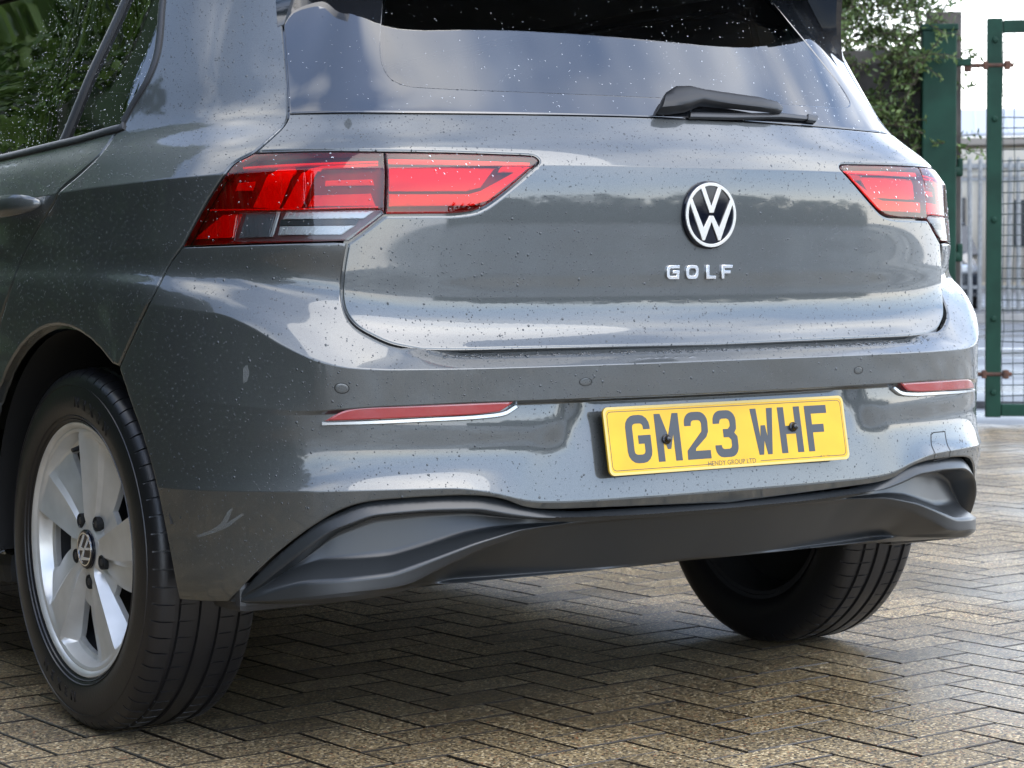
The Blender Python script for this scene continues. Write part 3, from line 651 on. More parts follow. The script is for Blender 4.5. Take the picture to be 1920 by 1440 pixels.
# tailgate skin
half = chart_path(GATE, [('p', gate_low), ('p', gate_corner), ('p', lampsplit_low), ('p', inner_low), ('p', inner_tip), ('p', inner_top), ('p', outer_top), ('p', gate_up), ('p', glass_low)])
tailgate = panel('tailgate', GATE, mirror_path(half), M['paint'], car, h=.011, gap=GAP, floor=.008)
# rear window with its black border
cg = GATE.px(crspline(glass_side)); top_t = GATE.t[-1]
du = cg[-1][0]-cg[-4][0]; dt = cg[-1][1]-cg[-4][1]
ul = cg[-1][0]+du/dt*(top_t-.004-cg[-1][1])*.6
half = [(0, GATE.px([glass_low[-1]])[0][1])]+GATE.px(crspline(glass_low[::-1]))[1:]+cg[1:]+[(ul, top_t-.004), (0, top_t-.004)]
gl_out = mirror_path(half)
go = resample(gl_out, .008)
bt = GATE.t_at_z(0, 1.092); 
def rounded(u0, t0, t1, r):
    pts = [(0, t0)]; pts += [(-u0+r-r*math.sin(a), t0+r-r*math.cos(a)) for a in np.linspace(0, math.pi/2, 8)]
    return pts+[(-u0+.035, t1), (0, t1)]
gl_in = [(0.0, bt), (-.30, bt+.001), (-.50, bt+.004), (-.56, bt+.008), (-.60, bt+.022), (-.622, bt+.05), (-.628, bt+.09), (-.60, bt+.22), (-.575, top_t-.03), (0.0, top_t-.03)]
gl_in = mirror_path(crspline(gl_in[:9])+[gl_in[9]])
rear_win = panel('rear_window', GATE, gl_out, M['frit'], car, h=.02, gap=GAP, roll=.002, lip=.006, floor=.006, off=.001, holes=[gl_in], lines=False, hgap=0)
panel('pane', GATE, gl_in, M['glass_rear'], rear_win, h=.022, gap=-.004, roll=0, lip=0, off=.0022, lines=False)

# --- bumper
bump_side = [(341,463),(315,500),(290,548),(262,603),(240,650),(222,690)]
arch = [(222,690),(245,757),(268,822),(290,900),(310,995),(327,1085),(335,1126)]
bot = [(335,1126),(380,1129),(430,1130)]
joint = [(430,1130),(480,1075),(540,1022),(600,980),(640,958),(680,945),(760,936),(900,931.5),(945,938),(985,952),(1030,956),(1100,954),(1380,943)]
half = chart_path(BODY, [('c', [(0, BODY.t[11]), (-.3, BODY.t[11]), (-.56, BODY.t[11]-.003)])])
gc = BODY.px(crspline(gate_corner))
gc = [(u, t) for u, t in gc if u < -.60]
half = half+[(u+.012*max(0, min(1, (-.60-u)/-.1))*0, t) for u, t in gc]+BODY.px(crspline(outer_low[::-1]))[1:]+chart_path(BODY, [('p', bump_side), ('p', arch), ('p', bot), ('p', joint)])
bumper = panel('rear_bumper', BODY, mirror_path(half), M['paint'], car, h=.009, gap=GAP*.7, floor=0)
# --- diffuser
dt_ = DIFF.t
jt = [(u, float(dt_[9]+.004)) for u in (0, -.2, -.36, -.48, -.61, -.72, -.80, -.86, -.90)]
half = [(0, dt_[0]+.004), (-.5, dt_[0]+.004), (-.84, dt_[0]+.004), (-.90, dt_[1]), (-.912, dt_[3]), (-.91, dt_[6]), (-.905, dt_[9])]+jt[::-1]
diffuser = panel('diffuser', DIFF, mirror_path(half), M['diffuser'], car, h=.006, gap=.001, roll=.0015, lip=.02, floor=0)

# --- lamps
def both(fn):
    for sgn in (1, -1): fn(sgn)
def mir(p, sgn): return [(u*sgn, t) for u, t in p]
def flat_shape(name, tb, pix, off, m, parent, sgn, thick=.004, h=.012):
    p = mir(tb.px(pix, off), sgn)
    return panel(name, tb, p, m, parent, h=h, gap=0, roll=.0012, lip=thick, off=off, lines=False, step=.01)
Z5 = lambda *a: [(330+x/4.8, 270+y/4.8) for x, y in a]
Z2 = lambda *a: [(300+x/2.5946, 240+y/2.5946) for x, y in a]
op_l = BODY.px(crspline(outer_top))+BODY.px(crspline(outer_left))+BODY.px(crspline(outer_low))+BODY.px(crspline(lampsplit_low))+BODY.px(crspline(split[::-1]))
ip_l = GATE.px(crspline(split[::-1]))[::-1]; ip_l = ip_l+GATE.px(crspline(inner_low))+GATE.px(crspline(inner_tip))+GATE.px(crspline(inner_top))
red_up = Z5((690,76),(1790,62),(1855,95),(1875,590),(1850,592),(1200,606),(560,625),(190,622),(330,420),(455,240),(560,130))
red_lo = Z5((190,622),(560,625),(520,868),(60,890))
clear = Z5((560,625),(1200,606),(1850,592),(1870,620),(1560,862),(520,868))
def outer_lamp(sgn):
    base = panel('tail_lamp', BODY, mir(op_l, sgn), M['lamp_dark'], car, h=.02, gap=GAP, roll=0, lip=.0, off=.026, lines=False)
    # housing wall from the rim down to the back
    p = resample(mir(op_l, sgn), .008); p, _ = inset(p, GAP/2); n = len(p); V = BODY.P(p[:, 0], p[:, 1], .0015).tolist()+BODY.P(p[:, 0], p[:, 1], .026).tolist()
    pydata('housing_wall', V, [(i, (i+1) % n, n+(i+1) % n, n+i) for i in range(n)], M['lamp_dark'], base, smooth=True)
    lens = panel('lens', BODY, mir(op_l, sgn), M['lens_red'], base, h=.012, gap=GAP, roll=.002, lip=.004, off=.0005, lines=True, holes=[mir(BODY.px(clear), sgn)])
    panel('clear_lens', BODY, mir(BODY.px(clear), sgn), M['lens_clear'], base, h=.014, gap=.0006, roll=.0006, lip=.002, off=.0005, lines=False)
    S = lambda nm, px, off, m, **k: flat_shape(nm, BODY, px, off, M[m], base, sgn, **k)
    S('light_guide', Z5((474*0+690,570),(860,262),(940,208),(1070,206),(1086,240),(925,585)), .016, 'lamp_red')
    S('light_guide', Z5((940,600),(1105,300),(1200,222),(1310,196),(1820,176),(1820,196),(1320,216),(1255,275),(1130,570)), .012, 'lamp_red')
    S('light_strip', Z5((600,205),(1000,178),(1820,150),(1820,166),(1010,196),(600,222)), .010, 'lamp_bright')
    S('light_guide', Z5((1345,330),(1770,318),(1786,372),(1340,380)), .018, 'lamp_red')
    S('brake_light', Z5((1235,462),(1755,446),(1795,556),(1185,562)), .014, 'lamp_bright')
    S('side_marker', Z5((560,352),(712,338),(690,420),(530,424)), .012, 'lamp_bright')
    S('light_strip', Z5((300,588),(1000,580),(1820,558),(1820,572),(1000,594),(300,602)), .010, 'lamp_bright')
    S('reflex_panel', Z5((150,860),(420,640),(590,630),(520,840)), .02, 'lamp_red')
    S('indicator', Z5((630,632),(890,626),(835,836),(560,846)), .014, 'lamp_grey')
    for a in (Z5((990,618),(1780,604),(1690,668),(960,676)), Z5((935,742),(1610,734),(1490,815),(915,818))):
        rv = S('reversing_light', a, .014, 'lamp_silver')
        a0, a1, a2, a3 = [np.array(q) for q in a]
        for k in range(14):
            f0 = (k+.15)/14.0; f1 = (k+.55)/14.0
            q = [a0+(a1-a0)*f0, a0+(a1-a0)*f1, a3+(a2-a3)*f1, a3+(a2-a3)*f0]
            V = []
            for pq in (q,):
                c4 = np.array(mir(BODY.px([tuple(v) for v in q], .0125), sgn)); V = BODY.P(c4[:, 0], c4[:, 1], .0125).tolist()+BODY.P(c4[:, 0], c4[:, 1], .0142).tolist()
            pydata('rib', V, [(0,1,2,3),(0,4,5,1),(1,5,6,2),(2,6,7,3),(3,7,4,0)], M['lamp_silver'], base)
    S('trim_blade', Z5((905,612),(935,612),(872,832),(838,832)), .011, 'lamp_silver')
    S('bezel', Z5((940,680),(1650,672),(1620,730),(925,738)), .017, 'black')
    return base
def inner_lamp(sgn):
    base = panel('reflex_lamp', GATE, mir(ip_l, sgn), M['lamp_dark'], car, h=.02, gap=GAP, roll=0, lip=.0, off=.03, lines=False)
    p = resample(mir(ip_l, sgn), .008); p, _ = inset(p, GAP/2); n = len(p); V = GATE.P(p[:, 0], p[:, 1], .0015).tolist()+GATE.P(p[:, 0], p[:, 1], .03).tolist()
    pydata('housing_wall', V, [(i, (i+1) % n, n+(i+1) % n, n+i) for i in range(n)], M['lamp_dark'], base, smooth=True)
    panel('lens', GATE, mir(ip_l, sgn), M['lens_red'], base, h=.012, gap=GAP, roll=.002, lip=.004, off=.0005)
    S = lambda nm, px, off, m, **k: flat_shape(nm, GATE, px, off, M[m], base, sgn, **k)
    S('light_strip', Z2((1112,150),(1500,158),(1800,168),(1796,182),(1500,176),(1112,172)), .008, 'lamp_bright')
    S('brake_light', Z2((1114,322),(1500,322),(1560,306),(1640,262),(1775,190),(1800,190),(1740,240),(1600,352),(1520,378),(1114,382)), .010, 'lamp_bright')
    S('reflex_panel', Z2((1114,190),(1640,196),(1560,290),(1490,308),(1114,308)), .02, 'lamp_red')
    S('reflector', Z2((1668,186),(1778,184),(1730,216),(1645,216)), .012, 'lamp_silver')
    return base
both(outer_lamp); both(inner_lamp)
# --- quarter panels, doors, side windows
def sc(y, z, tb=BODY):
    u = -(y+.662); return (u, tb.t_at_z(u, z))
AC = (.727, .318, .386)
def arc_pts(a0, a1, n=14, R=AC[2], tb=BODY):
    return [sc(AC[0]+R*math.cos(a), AC[1]+R*math.sin(a)) for a in np.linspace(math.radians(a0), math.radians(a1), n)]
TT = BODY.t[-1]-.002
win_rear = [(305,2),(295,100),(277,150),(250,195),(231,229)]
door_line = [(214,254),(187,290),(150,325),(110,360),(103,377),(70,430),(43,480),(20,540),(2,596)]
wr = BODY.px(crspline(win_rear)); dl = BODY.px(crspline(door_line)); gs = BODY.px(crspline(glass_side))
wtop = (wr[0][0]-.05, BODY.t_at_z(wr[0][0], 1.33))
def quarter(sgn):
    p = BODY.px(crspline(outer_left[::-1]))[:-1]+BODY.px(crspline(gate_up))[:-1]+gs
    p += [(ul, TT), (-1.4, TT), (-2.4, TT), (-3.3, TT)]
    p += [sc(2.63, 1.325), sc(1.9, 1.345), sc(1.2, 1.352), sc(.86, 1.345)]
    p += [(wr[0][0]-.045, BODY.t_at_z(wr[0][0], 1.30)), (wr[0][0]-.012, wr[0][1]+.05)]+wr
    p += dl+[sc(1.035, .64)]+arc_pts(38, 122)
    p += BODY.px(crspline(bump_side[::-1]))
    return panel('quarter_panel', BODY, mir(p, sgn), M['paint'], car, h=.016, gap=GAP*.8, floor=.006)
both(quarter)
wlow_px = [(231,240),(150,262),(70,281),(2,297)]
wl = BODY.px(wlow_px)
def rear_door(sgn):
    p = [wl[0]]+wl[1:]+[sc(1.5, .985), sc(1.98, .968), sc(2.0, .95), sc(2.02, .6), sc(2.02, .30), sc(1.9, .268), sc(1.10, .268)]+arc_pts(-6, 36)+[sc(1.035, .62)]+dl[::-1]
    return panel('rear_door', BODY, mir(p, sgn), M['paint'], car, h=.02, gap=GAP*.9, floor=.006)
def front_door(sgn):
    p = [sc(2.01, .965), sc(2.6, .945), sc(2.72, .94), sc(2.74, .7), sc(2.74, .32), sc(2.7, .268), sc(2.06, .268), sc(2.03, .30), sc(2.03, .6)]
    return panel('front_door', BODY, mir(p, sgn), M['paint'], car, h=.05, gap=GAP*.9, floor=.006)
doors = {}
def mkdoors(sgn): doors[sgn] = rear_door(sgn); front_door(sgn)
both(mkdoors)
def sidewin(sgn):
    p = [(wr[-1][0]+.004, wr[-1][1])]+[(a-.0, b+.006) for a, b in wl]+[sc(1.5, .992), sc(1.99, .974), sc(2.64, .955), sc(2.64, 1.334), sc(1.9, 1.354), sc(1.2, 1.361), sc(.86, 1.354), (wr[0][0]-.04, BODY.t_at_z(wr[0][0], 1.29)), (wr[0][0]-.006, wr[0][1]+.05)]+[(a-.002, b) for a, b in wr[:-1]]
    g = panel('side_window', BODY, mir(p, sgn), M['glass_side'], car, h=.03, gap=0, roll=0, lip=0, off=.006, lines=False)
    path = [(wr[0][0]-.03, BODY.t_at_z(wr[0][0], 1.28)), (wr[0][0]-.008, wr[0][1]+.05)]+wr
    strip('window_seal', BODY, mir(path, sgn), .014, .004, M['black'], g)
    strip('waist_trim', BODY, mir([(wr[-1][0]+.0, wr[-1][1]-.006)]+wl+[sc(1.5, .988), sc(2.0, .970), sc(2.62, .95)], sgn), .016, .0045, M['black'], g)
    dv = BODY.px([(113,268),(150,180),(190,90),(222,22)]); k = (dv[-1][0]-dv[-2][0])/(dv[-1][1]-dv[-2][1]); dv.append((dv[-1][0]+k*.11, dv[-1][1]+.11))
    strip('window_divider', BODY, mir(dv, sgn), .020, .006, M['black'], g, off=.004)
    strip('window_pillar', BODY, mir([sc(2.0, .972), sc(1.97, 1.15), sc(1.90, 1.335)], sgn), .075, .004, M['gloss_black'], g, off=.004)
    strip('upper_trim', BODY, mir([sc(.86, 1.342), sc(1.2, 1.348), sc(1.9, 1.341), sc(2.62, 1.322)], sgn), .02, .005, M['black'], g)
    # door handle
    hs = MB(); ys = .815+.215*np.array([0, .01, .03, .07, .13, .25, .5, .75, .9, .97, 1.0])
    c0 = [BODY.P(*[np.array(v) for v in sc(y, .917-(y-.815)*.04)]) for y in ys]
    c0 = [np.array([q[0]*sgn if sgn < 0 else q[0], q[1], q[2]]) for q in c0]
    c0 = [np.array([-abs(q[0])*sgn, q[1], q[2]]) for q in c0]
    V = []; F = []; n = 10
    for i, q in enumerate(c0):
        e = 1-abs((ys[i]-.815)/.215*2-1)**5; oo = .004+.032*e; hh = .003+.017*e**.6; rx_ = .002+.009*e**.6
        for k in range(n):
            a = 2*math.pi*k/n; V.append((q[0]-sgn*(oo+rx_*math.cos(a)), q[1], q[2]+hh*math.sin(a)))
    for i in range(len(c0)-1):
        for k in range(n): F.append((i*n+k, i*n+(k+1) % n, (i+1)*n+(k+1) % n, (i+1)*n+k))
    F += [tuple(range(n)), tuple(range((len(c0)-1)*n, len(c0)*n))]
    hs.add(V, F); hs.build('door_handle', M['paint'], doors[sgn], smooth=50)
both(sidewin)

# --- roof, spoiler, front of the car
us = np.linspace(0, 3.3, 60); V = []; F = []; nx = 17
for u in us:
    q = BODY.P(np.array([-u]), np.array([TT]))[0] if u > .65 else GATE.P(np.array([-u]), np.array([GATE.t[-1]-.002]))[0]; xe = abs(q[0]); cr = .066*min(1, max(0, (q[1]-.42)/.55))**.7
    for k in range(nx):
        s_ = -1+2*k/(nx-1); V.append((xe*s_, q[1], q[2]+cr*(1-abs(s_)**2.4)))
for i in range(len(us)-1):
    for k in range(nx-1): F.append((i*nx+k, i*nx+k+1, (i+1)*nx+k+1, (i+1)*nx+k))
mb = MB(); mb.add(V, F); mb.build('roof', M['paint'], car, smooth=60)
V = []; F = []; ns = 25
for k in range(ns):
    s_ = -1+2*k/(ns-1); x = .615*s_; bow_ = .05*s_*s_+.10*s_**6
    yb, zb = .545+.02*s_*s_, 1.428-.03*s_*s_; yt, zt = .252+bow_, 1.392-.02*s_*s_
    V += [(x, yb, zb), (x*1.0, (yb+yt)/2, (zb+zt)/2+.012), (x, yt, zt), (x, yt+.004, zt-.018), (x, (yb+yt)/2-.02, zt-.022), (x, yb-.11, zt-.012)]
m6 = 6
for k in range(ns-1):
    for i in range(m6): F.append((k*m6+i, k*m6+(i+1) % m6, (k+1)*m6+(i+1) % m6, (k+1)*m6+i))
F += [tuple(range(m6)), tuple(range((ns-1)*m6, ns*m6))]
mb = MB(); mb.add(V, F); spoiler = mb.build('roof_spoiler', M['gloss_black'], car, smooth=35)
def fin(sgn):
    # gloss black flap running up the side of the rear window to the end of the spoiler
    g1 = GATE.px(crspline([(530,48),(528,20),(526.5,2)])); tt = np.linspace(g1[0][1], top_t-.01, 9); uu = np.interp(tt, [g1[0][1], g1[-1][1], top_t], [g1[0][0], g1[-1][0], ul])
    b0 = GATE.P(uu, tt); n0 = GATE.N(uu, tt); V = []; F = []
    for i in range(9):
        f_ = i/8; hgt = .004+.145*f_**1.15; p0 = b0[i]-n0[i]*.004; outd = np.array([0, -1, .05]); outd = outd/np.linalg.norm(outd)
        tip = p0+outd*hgt
        for q in (p0+np.array([-.010, 0, 0]), tip+np.array([.012*f_, 0, .004]), tip+np.array([.024*f_+.004, .004, .002]), p0+np.array([.030, .0, 0])): V.append((q[0]*sgn, q[1], q[2]))
    for i in range(8):
        for k in range(4): F.append((i*4+k, i*4+(k+1) % 4, (i+1)*4+(k+1) % 4, (i+1)*4+k))
    F += [(0, 1, 2, 3), (35, 34, 33, 32)]
    mb = MB(); mb.add(V, F); mb.build('spoiler_flap', M['gloss_black'], spoiler, smooth=35)
both(fin)
secs = [(2.58, 1.435, .62, .95, .893, 1.0), (2.85, 1.31, .61, .94, .89, 1.0), (3.25, 1.05, .66, .92, .88, 1.0), (3.6, .97, .66, .88, .868, 1.0), (3.95, .86, .60, .78, .80, 1.0), (4.15, .74, .5, .66, .66, 1.0), (4.24, .6, .35, .5, .45, 1.0)]
V = []; F = []
for (y, zt, xt, zs, xs, k_) in secs:
    hp = [(0, zt), (xt*.6, zt-.004), (xt, zt-.03), (xs*.96, zs), (xs, .62 if zs > .65 else zs-.05), (xs*.985, .42), (xs*.95, .24)]
    row = [(-a, b) for a, b in hp[::-1]]+hp[1:]; V += [(a, y, b) for a, b in row]
nr = 13
for i in range(len(secs)-1):
    for k in range(nr-1): F.append((i*nr+k, i*nr+k+1, (i+1)*nr+k+1, (i+1)*nr+k))
F.append(tuple(range((len(secs)-1)*nr, len(secs)*nr)))
mb = MB(); mb.add(V, F); mb.build('front_body', M['paint'], car, smooth=35)
pydata('windscreen', [(-.56, 2.66, 1.412), (.56, 2.66, 1.412), (.64, 3.22, 1.085), (-.64, 3.22, 1.085)], [(0, 1, 2, 3)], M['frit'], car)

# --- underside: floor, wheel housings, axle, silencer
mb = MB(); mb.box((0, 2.03, .235), (1.66, 1.78, .07), bev=.03); mb.box((0, 3.5, .245), (1.10, 1.2, .07), bev=.03); mb.box((0, .70, .33), (1.12, .90, .05), bev=.015); mb.build('underbody', M['steel_dark'], car)
mb = MB(); mb.tube([(-.70, .76, .27), (-.45, .78, .25), (0, .80, .245), (.45, .78, .25), (.70, .76, .27)], .035, 10); mb.build('rear_axle', M['steel_dark'], car, smooth=True)
mb = MB(); mb.box((-.05, .52, .285), (.42, .22, .09), bev=.04); mb.build('silencer', M['steel_dark'], car, smooth=True)
M['gap'] = mat('dark_gap', (.004, .004, .004), .8)
def liner(sgn, yc):
    V = []; F = []; n = 28
    for i, a in enumerate(np.linspace(math.radians(-6), math.radians(168), n)):
        for x, R in ((.866, .380), (.80, .388), (.60, .388), (.60, .18)): V.append((-sgn*x, yc+R*math.cos(a), AC[1]+R*math.sin(a)))
    for i in range(n-1):
        for k in range(3): F.append((i*4+k, i*4+k+1, (i+1)*4+k+1, (i+1)*4+k))
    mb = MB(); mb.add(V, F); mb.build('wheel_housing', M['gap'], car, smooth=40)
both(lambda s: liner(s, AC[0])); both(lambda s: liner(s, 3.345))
for x in (-.70, .70): mb = MB(); mb.box((x, .30, .285), (.20, .10, .05), bev=.012); mb.build('undertray', M['black'], car)

# --- interior seen through the rear window
mb = MB(); mb.box((0, 1.75, .62), (1.30, 2.3, .10)); mb.build('cabin_floor', M['inside'], car)
pydata('parcel_shelf', [(-.60, .40, .985), (.60, .40, .985), (.64, .98, .975), (-.64, .98, .975), (-.60, .40, .96), (.60, .40, .96), (.64, .98, .95), (-.64, .98, .95)], [(0,1,2,3),(7,6,5,4),(0,4,5,1),(1,5,6,2),(2,6,7,3),(3,7,4,0)], M['inside'], car)
seat = MB(); seat.box((0, 1.10, .80), (1.26, .14, .42), bev=.05); rs = seat.build('rear_seat', M['inside'], car, smooth=True)
for x in (-.42, 0, .42):
    mb = MB(); mb.box((x, 1.10, 1.10), (.26 if x else .20, .09, .15), bev=.035); mb.build('headrest', M['inside'], rs, smooth=True)
for x in (-.37, .37):
    mb = MB(); mb.box((x, 2.05, .85), (.50, .14, .58), bev=.06); s1 = mb.build('front_seat', M['inside'], car, smooth=True)
    mb = MB(); mb.box((x, 2.04, 1.21), (.27, .10, .17), bev=.04); mb.build('headrest', M['inside'], s1, smooth=True)
V = []; F = []
for u in np.linspace(.7, 3.2, 24):
    q = BODY.P(np.array([-u]), np.array([TT]))[0]
    for s_ in np.linspace(-1, 1, 7): V.append((q[0]*s_*.97, q[1]+.02, q[2]-.02+.045*(1-s_*s_)))
for i in range(23):
    for k in range(6): F.append((i*7+k, i*7+k+1, (i+1)*7+k+1, (i+1)*7+k))
pydata('headlining', V, F, M['beige'], car, smooth=True)
def cpillar(sgn):
    # inner trim of the rear pillar
    V = []; F = []
    for i, z in enumerate(np.linspace(.97, 1.36, 8)):
        for u in (.93, 1.0, 1.06, 1.12):
            q = BODY.P(np.array([-u]), np.array([BODY.t_at_z(-u, z)]))[0]; nrm = BODY.N(np.array([-u]), np.array([BODY.t_at_z(-u, z)]))[0]; q = q-nrm*.05; V.append((q[0]*sgn, q[1], q[2]))
    for i in range(7):
        for k in range(3): F.append((i*4+k, i*4+k+1, (i+1)*4+k+1, (i+1)*4+k))
    pydata('pillar_trim', V, F, M['beige'], car, smooth=True)
both(cpillar)

mb = MB(); mb.box((0, 2.74, .92), (1.24, .06, .72), bev=.02); mb.build('light_block_panel', M['inside'], car)  # dark panel added to block daylight showing through the cabin
# --- wheels
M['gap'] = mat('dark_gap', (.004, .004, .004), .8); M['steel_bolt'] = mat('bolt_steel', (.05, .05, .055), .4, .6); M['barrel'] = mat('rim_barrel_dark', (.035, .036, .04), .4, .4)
def tyre_mesh():
    g = [(-.055, .0045), (-.018, .0045), (.018, .0045), (.055, .0045)]
    base = [(-.086, .213), (-.0905, .2225), (-.0975, .2300), (-.1015, .240), (-.1035, .258), (-.1010, .280), (-.0975, .292), (-.0950, .2985), (-.0920, .3035), (-.087, .3085), (-.080, .3125), (-.070, .3145)]
    prof = list(base); sip = []
    for c_, w_ in g:
        prof += [(c_-w_-.001, .3157), (c_-w_+.0008, .3112), (c_+w_-.0008, .3112), (c_+w_+.001, .3157)]
        if c_ < .05: prof += [(c_+w_+.009, .3160)]
    prof += [(-a, r) for a, r in base[::-1]]
    prof += [(.07, .212), (-.07, .212)]
    ths = []; lows = []; NS = 66
    for k in range(NS):
        p0 = 2*math.pi*k/NS; pit = 2*math.pi/NS
        for f_, lw in ((0, 0), (.010, 1), (.085, 1), (.095, 0), (.36, 0), (.68, 0)): ths.append(p0+f_*pit); lows.append(lw)
    V = []; F = []; m_ = len(prof)
    for th, lw in zip(ths, lows):
        for a, r in prof:
            sh = abs(a) > .0605 and r > .300
            rr = r-.0042*lw if sh else (r-.0025*lw if (r > .3145 and abs(a) < .05 and abs(a) > .025) else r)
            tw = th+ (abs(a)-.08)*1.2*(1 if a < 0 else -1)*0
            V.append((a, rr*math.cos(tw), rr*math.sin(tw)))
    n = len(ths)
    for k in range(n):
        k2 = (k+1) % n
        for i in range(m_): F.append((k*m_+i, k*m_+(i+1) % m_, k2*m_+(i+1) % m_, k2*m_+i))
    mb = MB(); mb.add(V, F)
    # raised sidewall rings
    for R, a_ in ((.2275, -.0962), (.2340, -.0998), (.2870, -.0990)): mb.lathe([(a_+.001, R-.0012), (a_-.0012, R), (a_+.001, R+.0012)], 120, 'x')
    return mb
def face_mesh():
    """five twisted blades: ridge, blade, flank, opening, wall, repeated every 72 degrees"""
    rs_ = np.concatenate([np.linspace(.031, .066, 10), np.linspace(.070, .098, 6), [.103, .106], np.linspace(.112, .186, 14), [.190, .194], np.linspace(.198, .205, 4), [.209, .213]])
    nseg = (7, 6, 5, 4); V = []; F = []; cols = []
    for k in range(5):
        for j, n in enumerate(nseg):
            for i in range(n): cols.append((k, j, i/n))
    nc = len(cols); ok = np.ones((len(rs_), nc), bool)
    for ri, r in enumerate(rs_):
        f_ = np.clip((r-.031)/.17, 0, 1); face = .0785+.006*f_
        e = np.clip((r-.05)/.13, 0, 1)
        bp_ = [0, 34-9*e, 58-17*e, 66+.5*e, 72]          # ridge, end of blade, end of flank, foot of the wall, next ridge
        for (k, j, t) in cols:
            eta = bp_[j]+(bp_[j+1]-bp_[j])*t
            dep = {0: .0035*(1-t)-.0030*t-.0022*math.sin(math.pi*t), 1: -.0095-(.0095*e+.003)*t, 2: -.0150*e-.0095-.001*t, 3: (-.0160*e-.0105)*(1-t)+.0035*t}[j]
            hub = np.clip((r-.040)/.018, 0, 1); a_ = face+dep*hub
            th = math.radians(93-72*k-eta)
            if r > .196: q = min(1, (r-.196)/.011); q = q*q*(3-2*q); a_ = a_*(1-q)+.0865*q
            thd = math.degrees(th); bb = ((thd-54+36) % 72)-36; dx = r*math.radians(bb); dy = r-.057; dd = math.hypot(dx, dy)
            V.append((-a_, -r*math.cos(th), r*math.sin(th)))
    for ri in range(len(rs_)-1):
        for ci in range(nc):
            c2 = (ci+1) % nc
            if cols[ci][1] == 2 and .1035 <= rs_[ri] < .190: continue
            F.append((ri*nc+ci, ri*nc+c2, (ri+1)*nc+c2, (ri+1)*nc+ci))
    nV = len(V); V2 = [(x+.010, y, z) for x, y, z in V]; F2 = [tuple(q+nV for q in f[::-1]) for f in F]
    ec = set()
    for f in F:
        for a, b in zip(f, f[1:]+f[:1]): ec.add((a, b))
    W_ = [(b, a, a+nV, b+nV) for (a, b) in ec if (b, a) not in ec]
    mb = MB(); mb.add(V+V2, F+F2+W_); return mb
tyre_me = None
VW_LOOPS = None
def vw_loops(R):
    """ring, V and W of the roundel, unit radius R; returns list of (loops) filled solids"""
    n = 64; ring = [[(R*math.cos(2*math.pi*k/n), R*math.sin(2*math.pi*k/n)) for k in range(n)], [(.915*R*math.cos(2*math.pi*k/n), .915*R*math.sin(2*math.pi*k/n)) for k in range(n)]]
    w_ = .155
    def S(pts): return [(x*R, y*R) for x, y in pts]
    Vv = S([(-.40, .825), (-.28, .875), (0, .235), (.28, .875), (.40, .825), (.075, .075), (-.075, .075)])
    Ww = S([(-.845, .345), (-.775, .49), (-.315, -.43), (-.075, -.035), (.075, -.035), (.315, -.43), (.775, .49), (.845, .345), (.355, -.79), (.275, -.79), (0, -.20), (-.275, -.79), (-.355, -.79)])
    return ring, Vv, Ww
